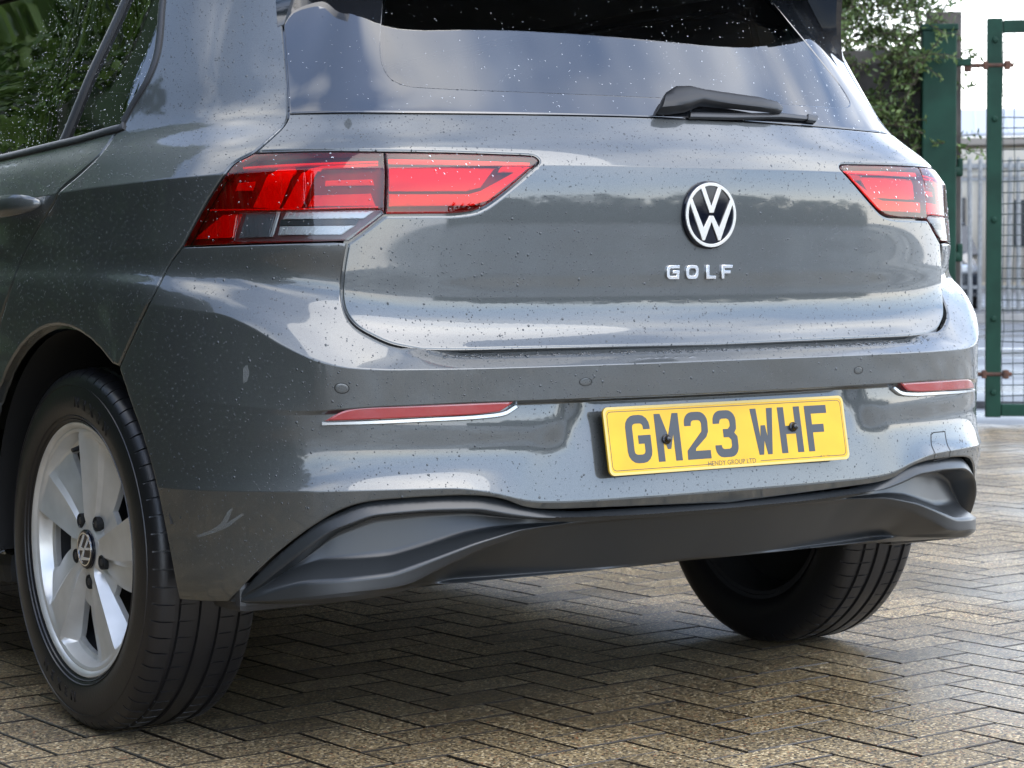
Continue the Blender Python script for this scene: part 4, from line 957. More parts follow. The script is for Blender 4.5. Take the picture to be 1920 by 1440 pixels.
def wheel(sgn, yc, detail=True):
    xc = -sgn*.762; root = None
    def put(mb, nm, m, par, smooth, k_=1.0):
        mb2 = MB(); mb2.add([(xc+sgn*v[0], yc+v[1]*k_, max(.0015, .3155+v[2]*k_)) for v in mb.V], mb.F); return mb2.build(nm, m, par, smooth=smooth)
    root = put(face_mesh(), 'wheel', M['alloy'], car, 16)
    ty = put(tyre_mesh(), 'tyre', M['rubber'], root, 32)
    b = MB(); b.lathe([(-.0862, .2115), (-.0900, .2145), (-.0925, .2185), (-.0925, .2215), (-.0895, .2235), (-.084, .2215), (-.080, .2125), (-.070, .2085)], 120, 'x'); put(b, 'rim', M['alloy'], root, 35)
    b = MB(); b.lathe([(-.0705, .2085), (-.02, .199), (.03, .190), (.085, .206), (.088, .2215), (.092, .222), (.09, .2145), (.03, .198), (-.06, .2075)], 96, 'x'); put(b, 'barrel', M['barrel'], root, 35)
    b = MB(); b.lathe([(-.012, .001), (-.012, .150), (-.004, .196), (.004, .197), (.004, .001)], 48, 'x'); put(b, 'dark_backing_disc', M['gap'], root, 30)  # black disc added behind the spokes to darken the openings
    cap = MB(); cap.lathe([(-.075, .0345), (-.0825, .0345), (-.0845, .032), (-.085, .0005)], 48, 'x'); cp = put(cap, 'centre_cap', M['navy'], root, 30)
    ring, Vv, Ww = vw_loops(.0295); ca, sa = math.cos(math.radians(-62)), math.sin(math.radians(-62))
    def xf(x, y, z):
        X, Y = ca*x-sa*y, sa*x+ca*y; return (xc-sgn*(.0852+z), yc-X*1.0, .3155+Y)
    for lp in ([*ring],): curve_solid('cap_ring', lp, .0012, M['chrome'], xf, cp)
    for lp in (Vv, Ww): curve_solid('cap_letter', [lp], .0012, M['badge'], xf, cp)
    for k in range(5):
        a = math.radians(54+72*k); cy, cz = -.0575*math.cos(a), .0575*math.sin(a)
        b = MB(); b.lathe([(-.070, .0005), (-.0770, .0005), (-.0770, .0112), (-.0785, .0120), (-.0775, .0128), (-.062, .0130)], 20, 'x', (0, cy, cz)); put(b, 'bolt_recess_shade', M['gap'], root, 30)  # black disc on the face, coloured as the shade of a bolt recess
        b = MB(); b.lathe([(-.0782, .0005), (-.0782, .0058), (-.0775, .0068), (-.0755, .0070)], 6, 'x', (0, cy, cz)); put(b, 'wheel_bolt', M['steel_bolt'], root, False)
    if detail:
        v = MB(); a = math.radians(109); r0 = .186; v.tube([(-.05, -r0*math.cos(a), r0*math.sin(a)), (-.080, -(r0-.008)*math.cos(a), (r0-.008)*math.sin(a))], [.006, .004], 8); put(v, 'tyre_valve', M['black'], root, True)
        # raised maker's lettering on the sidewall
        for a_, body in ((252, 'NEXEN'), (72, 'NEXEN')):
            n_ = len(body)
            for i, ch in enumerate(body):
                ang = math.radians(a_+(i-(n_-1)/2)*7.0)
                def xf2(x, y, z, ang=ang):
                    rr = .2600-y*1.0; th = ang+x/.25
                    return (xc-sgn*(.1036-abs(rr-.258)*.06+z), yc-rr*math.cos(th), .3155+rr*math.sin(th))
                if sgn > 0: text_solid('tyre_letter', ch, .026, .0022, M['rubber'], xf2, ty)
    return root
wheel(1, .742); wheel(-1, .742, False); wheel(1, 3.345, False); wheel(-1, 3.345, False)

# --- number plate
PC = np.array([0, .0105, .5189]); PTI = .187
PU = np.array([0, math.sin(PTI), math.cos(PTI)]); PN = np.array([0, -math.cos(PTI), math.sin(PTI)])
def pxf(x, y, z): q = PC+np.array([1, 0, 0])*x+PU*y+PN*z; return tuple(q)
def rrect(w_, h_, r_, n=6):
    o = []
    for cx, cy, a0 in ((w_/2-r_, h_/2-r_, 0), (-w_/2+r_, h_/2-r_, 90), (-w_/2+r_, -h_/2+r_, 180), (w_/2-r_, -h_/2+r_, 270)):
        for k in range(n+1): a = math.radians(a0+90*k/n); o.append((cx+r_*math.cos(a), cy+r_*math.sin(a)))
    return o
plate = curve_solid('number_plate', [rrect(.52, .111, .010)], .003, M['yellow'], lambda x, y, z: pxf(x, y, z-.0016), car, bev=.0004)
curve_solid('plate_rim', [rrect(.5206, .1116, .0102), rrect(.5120, .1030, .008)], .0008, M['plate_edge'], lambda x, y, z: pxf(x, y, z+.0004), plate)
def brd(x0, x1, y0, y1): return [(x0, y0), (x1, y0), (x1, y1), (x0, y1)]
bw, bh, lt = .2535, .0485, .0011
outer_b = rrect(2*bw, 2*bh, .008); inner_b = rrect(2*bw-2*lt, 2*bh-2*lt, .0072)
# black border line, broken along the bottom for the maker's name
def border_run(a, b):
    return
ol = [p for p in outer_b]; il = [p for p in inner_b]
k = len(ol)
top_half = [(-.045, -bh)]+[p for p in outer_b[14:21]]+[p for p in outer_b[7:14]][::1]*0
path_o = [(-.045, -bh)]+[outer_b[i] for i in range(20, 13, -1)]+[outer_b[i] for i in range(13, 6, -1)]+[outer_b[i] for i in range(6, -1, -1)]+[outer_b[i] for i in range(27, 20, -1)]+[(.212, -bh)]
path_i = [(-.045, -bh+lt)]+[inner_b[i] for i in range(20, 13, -1)]+[inner_b[i] for i in range(13, 6, -1)]+[inner_b[i] for i in range(6, -1, -1)]+[inner_b[i] for i in range(27, 20, -1)]+[(.212, -bh+lt)]
curve_solid('border_line', [path_o+path_i[::-1]], .0004, M['plate_black'], lambda x, y, z: pxf(x, y, z+.0002), plate)
curve_solid('border_line', [brd(.058, .196, -bh, -bh+lt)], .0004, M['plate_black'], lambda x, y, z: pxf(x, y, z+.0002), plate)
text_solid('maker_name', 'HENDY GROUP LTD', .0115, .0004, M['plate_black'], lambda x, y, z: pxf(x-.004, y-.0470, z+.0003), plate)
text_solid('small_print', 'BS AU 145e', .0042, .0004, M['plate_black'], lambda x, y, z: pxf(x+.204, y-.0475, z+.0003), plate)
HH, WW, ST = .079, .050, .014
def stroke(pts, w_=ST):
    pts = [np.array(p, float) for p in pts]; l_, r_ = [], []
    for i, p in enumerate(pts):
        if i == 0: d = pts[1]-p; d /= np.linalg.norm(d); n = np.array([-d[1], d[0]]); k_ = 1
        elif i == len(pts)-1: d = p-pts[-2]; d /= np.linalg.norm(d); n = np.array([-d[1], d[0]]); k_ = 1
        else:
            d1 = p-pts[i-1]; d2 = pts[i+1]-p; d1 /= np.linalg.norm(d1); d2 /= np.linalg.norm(d2); n1 = np.array([-d1[1], d1[0]]); n2 = np.array([-d2[1], d2[0]]); n = n1+n2; n /= np.linalg.norm(n); k_ = 1/max(.35, n@n1)
        l_.append(p+n*w_/2*k_); r_.append(p-n*w_/2*k_)
    return [tuple(q) for q in l_+r_[::-1]]
def arcp(cx, cy, r_, a0, a1, n=5): return [(cx+r_*math.cos(math.radians(a)), cy+r_*math.sin(math.radians(a))) for a in np.linspace(a0, a1, n)]
h2 = ST/2; RR = .013
GLY = {
 'G': [stroke([(WW-h2, HH-.024)]+arcp(WW-h2-RR, HH-h2-RR, RR, 0, 90)+arcp(h2+RR, HH-h2-RR, RR, 90, 180)+arcp(h2+RR, h2+RR, RR, 180, 270)+arcp(WW-h2-RR, h2+RR, RR, 270, 360)+[(WW-h2, .0385), (WW-.026, .0385)])],
 'M': [[(0, 0), (ST, 0), (ST, .044), (.0215, .020), (.0285, .020), (WW-ST, .044), (WW-ST, 0), (WW, 0), (WW, HH), (WW-.0125, HH), (.025, .043), (.0125, HH), (0, HH)]],
 '2': [[(0, 0), (WW, 0), (WW, ST), (.0185, ST)]+[(.0185+.001, ST+.004), (WW-.006, .036), (WW-.001, .045)]+arcp(WW-.018, HH-.018, .018, 0, 90, 6)+arcp(.018, HH-.018, .018, 90, 180, 6)+[(0, .056), (ST, .056)]+arcp(ST+.006, HH-ST-.006, .006, 180, 90, 3)+arcp(WW-ST-.006, HH-ST-.006, .006, 90, 0, 3)+[(WW-ST-.001, .046), (.001, .015)]],
 '3': [[(0, .021), (.0, .016)]+arcp(.016, .016, .016, 180, 270, 5)+arcp(WW-.018, .018, .018, 270, 360, 6)+[(WW, .034), (WW-.006, .0405), (WW-.001, .047)]+arcp(WW-.018, HH-.018, .018, 0, 90, 6)+arcp(.018, HH-.018, .018, 90, 180, 6)+[(0, .057), (ST, .057)]+arcp(ST+.006, HH-ST-.006, .006, 180, 90, 3)+arcp(WW-ST-.006, HH-ST-.006, .006, 90, 0, 3)+[(WW-ST, .052), (WW-ST-.005, .0475), (.020, .0475), (.020, .0335), (WW-ST-.005, .0335), (WW-ST, .029), (WW-ST, .021)]+arcp(WW-ST-.006, ST+.006, .006, 0, -90, 3)+arcp(ST+.005, ST+.005, .005, 270, 180, 3)+[(ST, .021)]],
 'W': [[(.0105, 0), (.0205, 0), (.025, .024), (.0295, 0), (.0395, 0), (WW, HH), (WW-.0135, HH), (.0330, .030), (.0300, .050), (.0200, .050), (.0170, .030), (.0135, HH), (0, HH)]],
 'H': [[(0, 0), (ST, 0), (ST, .0325), (WW-ST, .0325), (WW-ST, 0), (WW, 0), (WW, HH), (WW-ST, HH), (WW-ST, .0465), (ST, .0465), (ST, HH), (0, HH)]],
 'F': [[(0, 0), (ST, 0), (ST, .0325), (.040, .0325), (.040, .0465), (ST, .0465), (ST, HH-ST), (WW, HH-ST), (WW, HH), (0, HH)]]}
x = -.219
for i, ch in enumerate('GM23 WHF'):
    if ch == ' ': x += .022; continue
    curve_solid('plate_character', [[(a+x, b-HH/2+.0015) for a, b in lp] for lp in GLY[ch]], .0006, M['plate_black'], lambda X, Y, Z: pxf(X, Y, Z+.0003), plate)
    x += WW+.011
M['screw'] = mat('screw_black', (.01, .01, .012), .25)
for sx in (-.138, .1385):
    mb = MB()
    pr = [(.0105, .0), (.0105, .0025), (.0075, .0045), (.007, .0085), (.0045, .0105), (.0005, .011)]; n = 16; V = []; F = []
    for k in range(n):
        a = 2*math.pi*k/n
        for r_, zz in pr: V.append(pxf(sx+r_*math.cos(a)*.8, .004 - (.006 if sx < 0 else -.002)+r_*math.sin(a)*.8, zz))
    for k in range(n):
        for i in range(len(pr)-1): F.append((k*6+i, ((k+1) % n)*6+i, ((k+1) % n)*6+i+1, k*6+i+1))
    mb.add(V, F); mb.build('plate_screw', M['screw'], plate, smooth=40)

# --- emblem and lettering on the tailgate
def gxf(x, z0, dz, off):
    t = GATE.t_at_z(x, z0+dz); uu = np.array([x]); tt = np.array([t]); p = GATE.P(uu, tt)[0]; return p, GATE.N(uu, tt)[0]
ec, en = gxf(0.0, .887, 0, 0); en = np.array([0, en[1], en[2]]); en /= np.linalg.norm(en); eu = np.cross(en, (1, 0, 0)); eu = eu if eu[2] > 0 else -eu
def exf(x, y, z): q = ec+np.array([1, 0, 0])*x+eu*y+en*z; return tuple(q)
mb = MB(); pr = [(.0575, -.002), (.0575, .0035), (.0555, .006), (.050, .0066), (.0005, .0075)]; n = 72; V = []; F = []
for k in range(n):
    a = 2*math.pi*k/n
    for r_, zz in pr: V.append(exf(r_*math.cos(a), r_*math.sin(a), zz))
for k in range(n):
    for i in range(4): F.append((k*5+i, ((k+1) % n)*5+i, ((k+1) % n)*5+i+1, k*5+i+1))
mb.add(V, F); emblem = mb.build('emblem', M['navy'], tailgate, smooth=35)
ring, Vv, Ww = vw_loops(.0540)
curve_solid('emblem_ring', ring, .0024, M['badge'], lambda x, y, z: exf(x, y, z+.0072), emblem, bev=.0004)
curve_solid('emblem_letter', [Vv], .0024, M['badge'], lambda x, y, z: exf(x, y, z+.0078), emblem, bev=.0004)
curve_solid('emblem_letter', [Ww], .0024, M['badge'], lambda x, y, z: exf(x, y, z+.0078), emblem, bev=.0004)
def sgl(pts, w_=.0046): return stroke(pts, w_)
LH, LW = .0225, .0255; e_ = .0023; r1 = .007
LET = {'G': [[(LW, LH), (.0075, LH)]+arcp(.0075, LH-.0075, .0075, 90, 180)+arcp(.0075, .0075, .0075, 180, 270)+[(LW, 0), (LW, .0138), (.0125, .0138), (.0125, .0096), (LW-.005, .0096), (LW-.005, .0044), (.0082, .0044)]+arcp(.0080, .0075, .0030, 270, 180, 4)+arcp(.0080, LH-.0075, .0030, 180, 90, 4)+[(LW, LH-.0044)]],
 'O': [[(LW/2+(LW/2)*math.copysign(abs(math.cos(a))**.55, math.cos(a)), LH/2+LH/2*math.copysign(abs(math.sin(a))**.7, math.sin(a))) for a in np.linspace(0, 2*math.pi, 40, endpoint=False)],
       [(LW/2+(LW/2-.0050)*math.copysign(abs(math.cos(a))**.55, math.cos(a)), LH/2+(LH/2-.0046)*math.copysign(abs(math.sin(a))**.7, math.sin(a))) for a in np.linspace(0, 2*math.pi, 40, endpoint=False)]],
 'L': [[(0, 0), (.020, 0), (.020, .0044), (.0050, .0044), (.0050, LH), (0, LH)]],
 'F': [[(0, 0), (.0050, 0), (.0050, .0088), (.0185, .0088), (.0185, .0130), (.0050, .0130), (.0050, LH-.0044), (.0225, LH-.0044), (.0225, LH), (0, LH)]]}
xs_ = {'G': -.0875, 'O': -.0465, 'L': -.0030, 'F': .0305}
gc_, gn = gxf(0, .791, 0, 0); gn = np.array([0, gn[1], gn[2]]); gn /= np.linalg.norm(gn); gu_ = np.cross(gn, (1, 0, 0)); gu_ = gu_ if gu_[2] > 0 else -gu_
for ch in 'GOLF':
    def lxf(x, y, z, ch=ch):
        X = x+xs_[ch]; t0 = GATE.t_at_z(0, .791); yb = float(GATE.P(np.array([X]), np.array([t0]))[0][1]-gc_[1])
        q = gc_+np.array([1, 0, 0])*X+gu_*(y-LH/2)+gn*(z+.0016); return (q[0], q[1]+yb, q[2])
    curve_solid('model_letter', LET[ch], .0034, M['chrome'], lxf, tailgate, bev=.0005)

# --- parking sensors, tow-eye cover, rear fog reflectors
def ring_on(name, tb, ctr, r_, m, parent, bulge=.0006):
    u0, t0 = ctr; n = 28; V = []; F = []
    rr = [(r_, -.0010), (r_*.985, .0001), (r_*.93, .0002), (r_*.45, .0002), (.0003, .0002)]
    for k in range(n):
        a = 2*math.pi*k/n
        for q, o_ in rr:
            uu, tt = np.array([u0+q*math.cos(a)]), np.array([t0+q*math.sin(a)]); V.append((tb.P(uu, tt)[0]+tb.N(uu, tt)[0]*o_))
    for k in range(n):
        for i in range(4): F.append((k*5+i, ((k+1) % n)*5+i, ((k+1) % n)*5+i+1, k*5+i+1))
    mb = MB(); mb.add(V, F); return mb.build(name, m, parent, smooth=30)
def ring_gap(tb, ctr, r_, parent):
    u0, t0 = ctr; n = 28; V = []; F = []
    for k in range(n):
        a = 2*math.pi*k/n
        for q in (r_, r_+.0016):
            uu, tt = np.array([u0+q*math.cos(a)]), np.array([t0+q*math.sin(a)]); V.append(tb.P(uu, tt)[0]+tb.N(uu, tt)[0]*.0004)
    for k in range(n): F.append((k*2, ((k+1) % n)*2, ((k+1) % n)*2+1, k*2+1))
    return V, F
M['gap'] = mat('dark_gap', (.004, .004, .004), .8)
for c_ in (BODY.px([(641,728)])[0], BODY.px([(1098,716)])[0]):
    for sg in (1, -1):
        s0 = ring_on('parking_sensor', BODY, (c_[0]*sg, c_[1]), .0105, M['paint'], bumper)
        V, F = ring_gap(BODY, (c_[0]*sg, c_[1]), .0105, bumper); mb = MB(); mb.add(V, F); mb.build('sensor_gap', M['gap'], bumper)
tow = BODY.px([(1750,810),(1772,808),(1777,835),(1780,858),(1750,865),(1746,835),(1745,814)])
tw2 = resample(tow, .004); n = len(tw2); q0, _ = inset(tw2, .0); q1, _ = inset(tw2, .0018)
V = (BODY.P(q0[:, 0], q0[:, 1])+BODY.N(q0[:, 0], q0[:, 1])*.0005).tolist()+(BODY.P(q1[:, 0], q1[:, 1])+BODY.N(q1[:, 0], q1[:, 1])*.0005).tolist()
pydata('tow_eye_cover', V, [(i, (i+1) % n, n+(i+1) % n, n+i) for i in range(n)], M['gap'], bumper)
ref_px = [('p', [(607,790),(640,772),(668,765),(700,762.5)]), ('p', [(700,762.5),(800,759.5),(965,753)]), ('p', [(965,753),(952,763),(938,772)]), ('p', [(938,772),(900,777),(800,782.5),(700,787),(607,790)])]
M['refl_red'] = M['refl_red']
REFT = Table([(0, 0, [(0, .53, .0105), (3.7, .53, .0105)]), (0, 0, [(0, .63, .0065), (3.7, .63, .0065)])])
rp_l = chart_path(REFT, ref_px)
edge_px = BODY.px(crspline([(604,794),(700,791.5),(800,787),(900,781.5),(944,775),(958,767),(969,759)]), .002)
def reflector(sgn):
    rf = panel('fog_reflector', REFT, mir(rp_l, sgn), M['refl_red'], bumper, h=.008, gap=.001, roll=.002, lip=.012, off=0.0, lines=False, step=.006)
    # body ledge below it: its sky reflection is put into a silver strip
    strip('ledge_shine', BODY, mir(edge_px, sgn), .0075, .006, M['shine_silver'], bumper, step=.008)
    for k in range(1, 6):
        px_ = 607+(955-607)*k/6; c2 = BODY.px([(px_, 757), (px_+1, 786)], -.004)
M['shine_silver'] = mat('painted_ledge_shine', (.42, .44, .45), .25, .6, coat=.5)  # pale silver painted in for the ledge's sky reflection
both(reflector)

# --- rear wiper
def gp(px_, py_, o_): c_ = GATE.px([(px_, py_)])[0]; uu, tt = np.array([c_[0]]), np.array([c_[1]]); return GATE.P(uu, tt)[0]+GATE.N(uu, tt)[0]*o_, GATE.N(uu, tt)[0]
def sweep(name, secs, m, parent, n=12, pw=.5):
    """secs: (top pixel, bottom pixel, height off glass, lift)"""
    V = []; F = []
    for (a, b, hgt, lift) in secs:
        p0, n0 = gp(*a, 0); p1, n1 = gp(*b, 0); ctr = (p0+p1)/2; ax = (p0-p1)/2; nn_ = n0
        for k in range(n):
            th = 2*math.pi*k/n; c_, s_ = math.cos(th), math.sin(th); c_ = math.copysign(abs(c_)**pw, c_); s_ = math.copysign(abs(s_)**pw, s_)
            V.append(ctr+ax*c_+nn_*(lift+hgt/2+hgt/2*s_))
    for i in range(len(secs)-1):
        for k in range(n): F.append((i*n+k, i*n+(k+1) % n, (i+1)*n+(k+1) % n, (i+1)*n+k))
    F += [tuple(range(n)), tuple(range((len(secs)-1)*n, len(secs)*n))]
    mb = MB(); mb.add(V, F); return mb.build(name, m, parent, smooth=45)
M['wiper'] = mat('wiper_black', (.010, .011, .013), .45, spec=.35)
wip = sweep('wiper', [((1229,214),(1227,218),.016,.0),((1238,190),(1231,219),.026,0),((1255,180),(1251,220),.030,0),((1280,181),(1280,217),.030,.002),((1306,186),(1306,207),.024,.005),((1360,192),(1360,213),.018,.008),((1410,199),(1411,219),.016,.010),((1445,206),(1445,222),.013,.010),((1458,212),(1457,221),.008,.010)], M['wiper'], tailgate)
sweep('wiper_blade', [((1290,217),(1290,226),.008,.002),((1370,219),(1370,228),.009,.002),((1460,218),(1460,226),.008,.002),((1520,223),(1519,230),.007,.001)], M['black'], wip)
sweep('blade_tip', [((1510,219),(1510,231),.010,.0),((1530,222),(1526,233),.009,.0)], M['black'], wip)

# --- dried smears left by the rain on the bumper corner
M['smear'] = glassy('dried_smear', (.80, .80, .80), .5, 1.3)
_m = M['smear'].node_tree; _d = nn(_m, 'ShaderNodeBsdfDiffuse'); _d.inputs['Color'].default_value = (.34, .36, .36, 1); _x = [n for n in _m.nodes if n.type == 'MIX_SHADER'][0]; _x.inputs[0].default_value = .24
_m.links.remove(_x.inputs[0].links[0]); _m.links.new(_d.outputs[0], _x.inputs[2])
for pts in ([(369,1004),(392,996),(414,982),(428,958),(437,952),(430,972),(425,981),(455,962),(458,965),(428,988),(400,1000),(372,1008)], [(456,690),(464,684),(468,700),(463,716),(456,718)]):
    panel('rain_smear', BODY, BODY.px(pts), M['smear'], bumper, h=.01, gap=0, roll=0, lip=0, off=-.0006, lines=False, step=.006)
# ------------------------------------------------------------------ foliage helper
def leaf_mat(name, c1, c2):
    m = mat(name, c1, .45, spec=.4); nt = m.node_tree; b = P_(m); Lk = nt.links.new
    g = nn(nt, 'ShaderNodeNewGeometry'); r = nn(nt, 'ShaderNodeValToRGB'); r.color_ramp.elements[0].color = (*c1, 1); r.color_ramp.elements[1].color = (*c2, 1)
    Lk(g.outputs['Random Per Island'], r.inputs['Fac']); Lk(r.outputs['Color'], b.inputs['Base Color'])
    t = nn(nt, 'ShaderNodeBsdfTranslucent'); Lk(r.outputs['Color'], t.inputs['Color']); mx_ = nn(nt, 'ShaderNodeMixShader'); mx_.inputs[0].default_value = .28
    o = nt.nodes['Material Output']; Lk(b.outputs[0], mx_.inputs[1]); Lk(t.outputs[0], mx_.inputs[2]); Lk(mx_.outputs[0], o.inputs['Surface'])
    return m
M['leaf'] = leaf_mat('leaf_green', (.05, .095, .03), (.16, .22, .07))
M['leaf2'] = leaf_mat('leaf_dark_green', (.012, .034, .010), (.045, .085, .022))
M['leaf3'] = leaf_mat('leaf_bright_green', (.045, .10, .02), (.14, .22, .05))
M['bark'] = mat('bark', (.06, .045, .032), .85); noise_col(M['bark'], (.04, .03, .02), (.09, .07, .05), 20)
def leaves(name, C, size, m, parent, aspect=.5, up=.3, dirs=None, rg=rng):
    """a folded leaf of four triangles at each centre"""
    n = len(C); d = rg.normal(size=(n, 3)) if dirs is None else dirs+rg.normal(size=(n, 3))*.55
    d /= np.linalg.norm(d, axis=1, keepdims=True); nn_ = rg.normal(size=(n, 3)); nn_[:, 2] += up*3; sd = np.cross(d, nn_); sd /= np.linalg.norm(sd, axis=1, keepdims=True)+1e-9; up_ = np.cross(sd, d)
    s = size*rg.uniform(.6, 1.35, n)[:, None]
    a = C; b = C+d*s*.45+sd*s*aspect*.5+up_*s*.08; c_ = C+d*s; e = C+d*s*.45-sd*s*aspect*.5+up_*s*.08; md = C+d*s*.5-up_*s*.05
    V = np.stack([a, b, c_, e, md], 1).reshape(-1, 3); k = np.arange(n)*5
    F = np.concatenate([np.stack([k, k+4, k+1], 1), np.stack([k+1, k+4, k+2], 1), np.stack([k+2, k+4, k+3], 1), np.stack([k+3, k+4, k], 1)])
    return link_mesh(name, fast_mesh(name, V, F), m, parent)
def tree(name, base, hgt, crown_r, n, size, m, label, cat, group=None, trunk_r=.12, crown_z=.62, seed=1):
    rg = np.random.default_rng(seed); base = np.array(base, float); root = empty(name, base); tag(root, label, cat, group)
    mb = MB(); top = np.array([0, 0, hgt*.75]); mb.tube([(0, 0, -.05), (.03, .02, hgt*.3), (-.02, .05, hgt*.55), tuple(top)], [trunk_r, trunk_r*.8, trunk_r*.55, trunk_r*.2], 9)
    clumps = []
    for k in range(26):
        v = rg.normal(size=3); v /= np.linalg.norm(v); rr = rg.uniform(.45, 1)**.6; c_ = np.array([v[0]*crown_r*rr, v[1]*crown_r*rr, hgt*crown_z+v[2]*hgt*(1-crown_z)*rr*.95]); clumps.append((c_, crown_r*rg.uniform(.22, .42)))
        if k % 3 == 0: s0 = np.array([0, .03, hgt*rg.uniform(.3, .6)]); mb.tube([s0, (s0+c_)/2+np.array([0, 0, .1]), c_], [trunk_r*.4, trunk_r*.25, trunk_r*.08], 6)
    mb.build('trunk', M['bark'], root, smooth=True)
    ci = rg.integers(len(clumps), size=n); cc = np.array([c_ for c_, r_ in clumps])[ci]; cr_ = np.array([r_ for c_, r_ in clumps])[ci]; v = rg.normal(size=(n, 3)); v /= np.linalg.norm(v, axis=1, keepdims=True); P_l = cc+v*(cr_*rg.uniform(.35, 1.0, n)**.5)[:, None]
    leaves('crown', np.array(P_l), size, m, root, rg=rg)
    return root
# ------------------------------------------------------------------ gate, posts and fence at the yard edge (about 11 m away)
def beam(mb, p, q, w_, t_, up=None):
    p, q = np.asarray(p, float), np.asarray(q, float); d = q-p; l_ = np.linalg.norm(d); d /= l_
    s_ = GN if abs(d@GN) < .9 else np.array([0, 0, 1.0]); n_ = np.cross(d, s_); mb.box((p+q)/2, (l_, t_, w_), np.array([d, s_, n_]), bev=.004)
post = empty('gate_post', POST); tag(post, 'square green steel gate post with rusty hinge brackets', 'gate post')
def local(o, par): o.parent = par; o.matrix_parent_inverse = Matrix.Translation(-par.location); return o
mb = MB(); mb.box(fence_pt(0, .95), (.165, .165, 1.98), np.array([GD, GN, (0, 0, 1)]), bev=.008); local(mb.build('shaft', M['green']), post)
mb = MB(); mb.box(fence_pt(0, 1.955), (.18, .18, .03), np.array([GD, GN, (0, 0, 1)]), bev=.006); local(mb.build('cap', M['green']), post)
zs_ = lambda py_: .80+(500-py_)/373.0
for zc in (zs_(132), zs_(690)):
    mb = MB(); beam(mb, fence_pt(.06, zc, .02), fence_pt(.155, zc, .02), .035, .05); local(mb.build('hinge_lug', M['green']), post)
for zc, k in ((zs_(330), 0), (zs_(486), 1)):
    mb = MB(); mb.box(fence_pt(.085, zc, .01), (.05, .05, .05), np.array([GD, GN, (0, 0, 1)]), bev=.02); mb.box(fence_pt(.105, zc+.02, .01), (.03, .03, .09), np.array([GD, GN, (0, 0, 1)]), bev=.01); local(mb.build('latch_stop', M['green']), post)
gate_at = fence_pt(.235, 0)
gate = empty('yard_gate', gate_at); tag(gate, 'green steel frame gate filled with wire mesh', 'gate')
GW = 2.6; zt, zb = zs_(62), zs_(772)
for s_ in (.27, .27+GW):
    mb = MB(); beam(mb, fence_pt(s_, zb-.025), fence_pt(s_, zt+.025), .074, .05); local(mb.build('stile', M['green']), gate)
for z_ in (zt-.015, zb+.01, ):
    mb = MB(); beam(mb, fence_pt(.31, z_), fence_pt(.23+GW, z_), .06, .048); local(mb.build('rail', M['green']), gate)
mb = MB(); rg2 = np.random.default_rng(3)
def wobble(a, b, n, amp): return [np.asarray(a)+(np.asarray(b)-np.asarray(a))*i/n+GD*rg2.normal(0, amp)+GN*rg2.normal(0, amp)+np.array([0, 0, rg2.normal(0, amp)]) for i in range(n+1)]
for k in range(int((GW-.08)/.0525)+1): s_ = .315+k*.0525; mb.tube(wobble(fence_pt(s_, zb+.02), fence_pt(s_, zt-.03), 14, .0022), .0027, 4, False)
for k in range(int((zt-zb-.05)/.0525)+1): z_ = zb+.03+k*.0525; mb.tube(wobble(fence_pt(.30, z_, .004), fence_pt(.25+GW, z_, .004), 20, .0022), .0027, 4, False)
tag(local(mb.build('wire_mesh', M['wire']), gate), kind='stuff')
for py_ in (92, 235, 419, 600, 735):
    mb = MB(); mb.lathe([(.0, .001), (.012, .001), (.012, .009), (.008, .014), (.0, .015)][::-1], 10, 'z'); V = [fence_pt(.27, zs_(py_), .026)+GD*v[0]+np.array([0, 0, 1])*v[1]+GN*v[2]*.8 for v in mb.V]; m2 = MB(); m2.add(V, mb.F); local(m2.build('bolt', M['green']), gate)
for zc in (zs_(138), zs_(702)):
    mb = MB(); mb.tube([fence_pt(.135, zc, .02), fence_pt(.36, zc, .02)], .011, 10); mb.box(fence_pt(.140, zc, .02), (.035, .035, .06), np.array([GD, GN, (0, 0, 1)]), bev=.006)
    mb.box(fence_pt(.225, zc, .02), (.022, .04, .04), np.array([GD, GN, (0, 0, 1)]), bev=.005); mb.box(fence_pt(.330, zc, .02), (.03, .044, .044), np.array([GD, GN, (0, 0, 1)]), bev=.008); local(mb.build('hinge_bolt', M['rust']), gate)
bk = empty('steel_post', fence_pt(.03, 0, -.16)); tag(bk, 'taller grey-brown steel post close behind the green gate post', 'post')
M['brown_steel'] = mat('brown_steel', (.075, .065, .055), .6); noise_col(M['brown_steel'], (.05, .045, .04), (.10, .085, .07), 8)
mb = MB(); mb.box(fence_pt(.035, 1.02, -.16), (.17, .10, 2.06), np.array([GD, GN, (0, 0, 1)]), bev=.006); local(mb.build('shaft', M['brown_steel']), bk)
mb = MB(); mb.box(fence_pt(.035, 1.93, -.09), (.15, .02, .05), np.array([GD, GN, (0, 0, 1)]), bev=.004); local(mb.build('bracket', M['brown_steel']), bk)
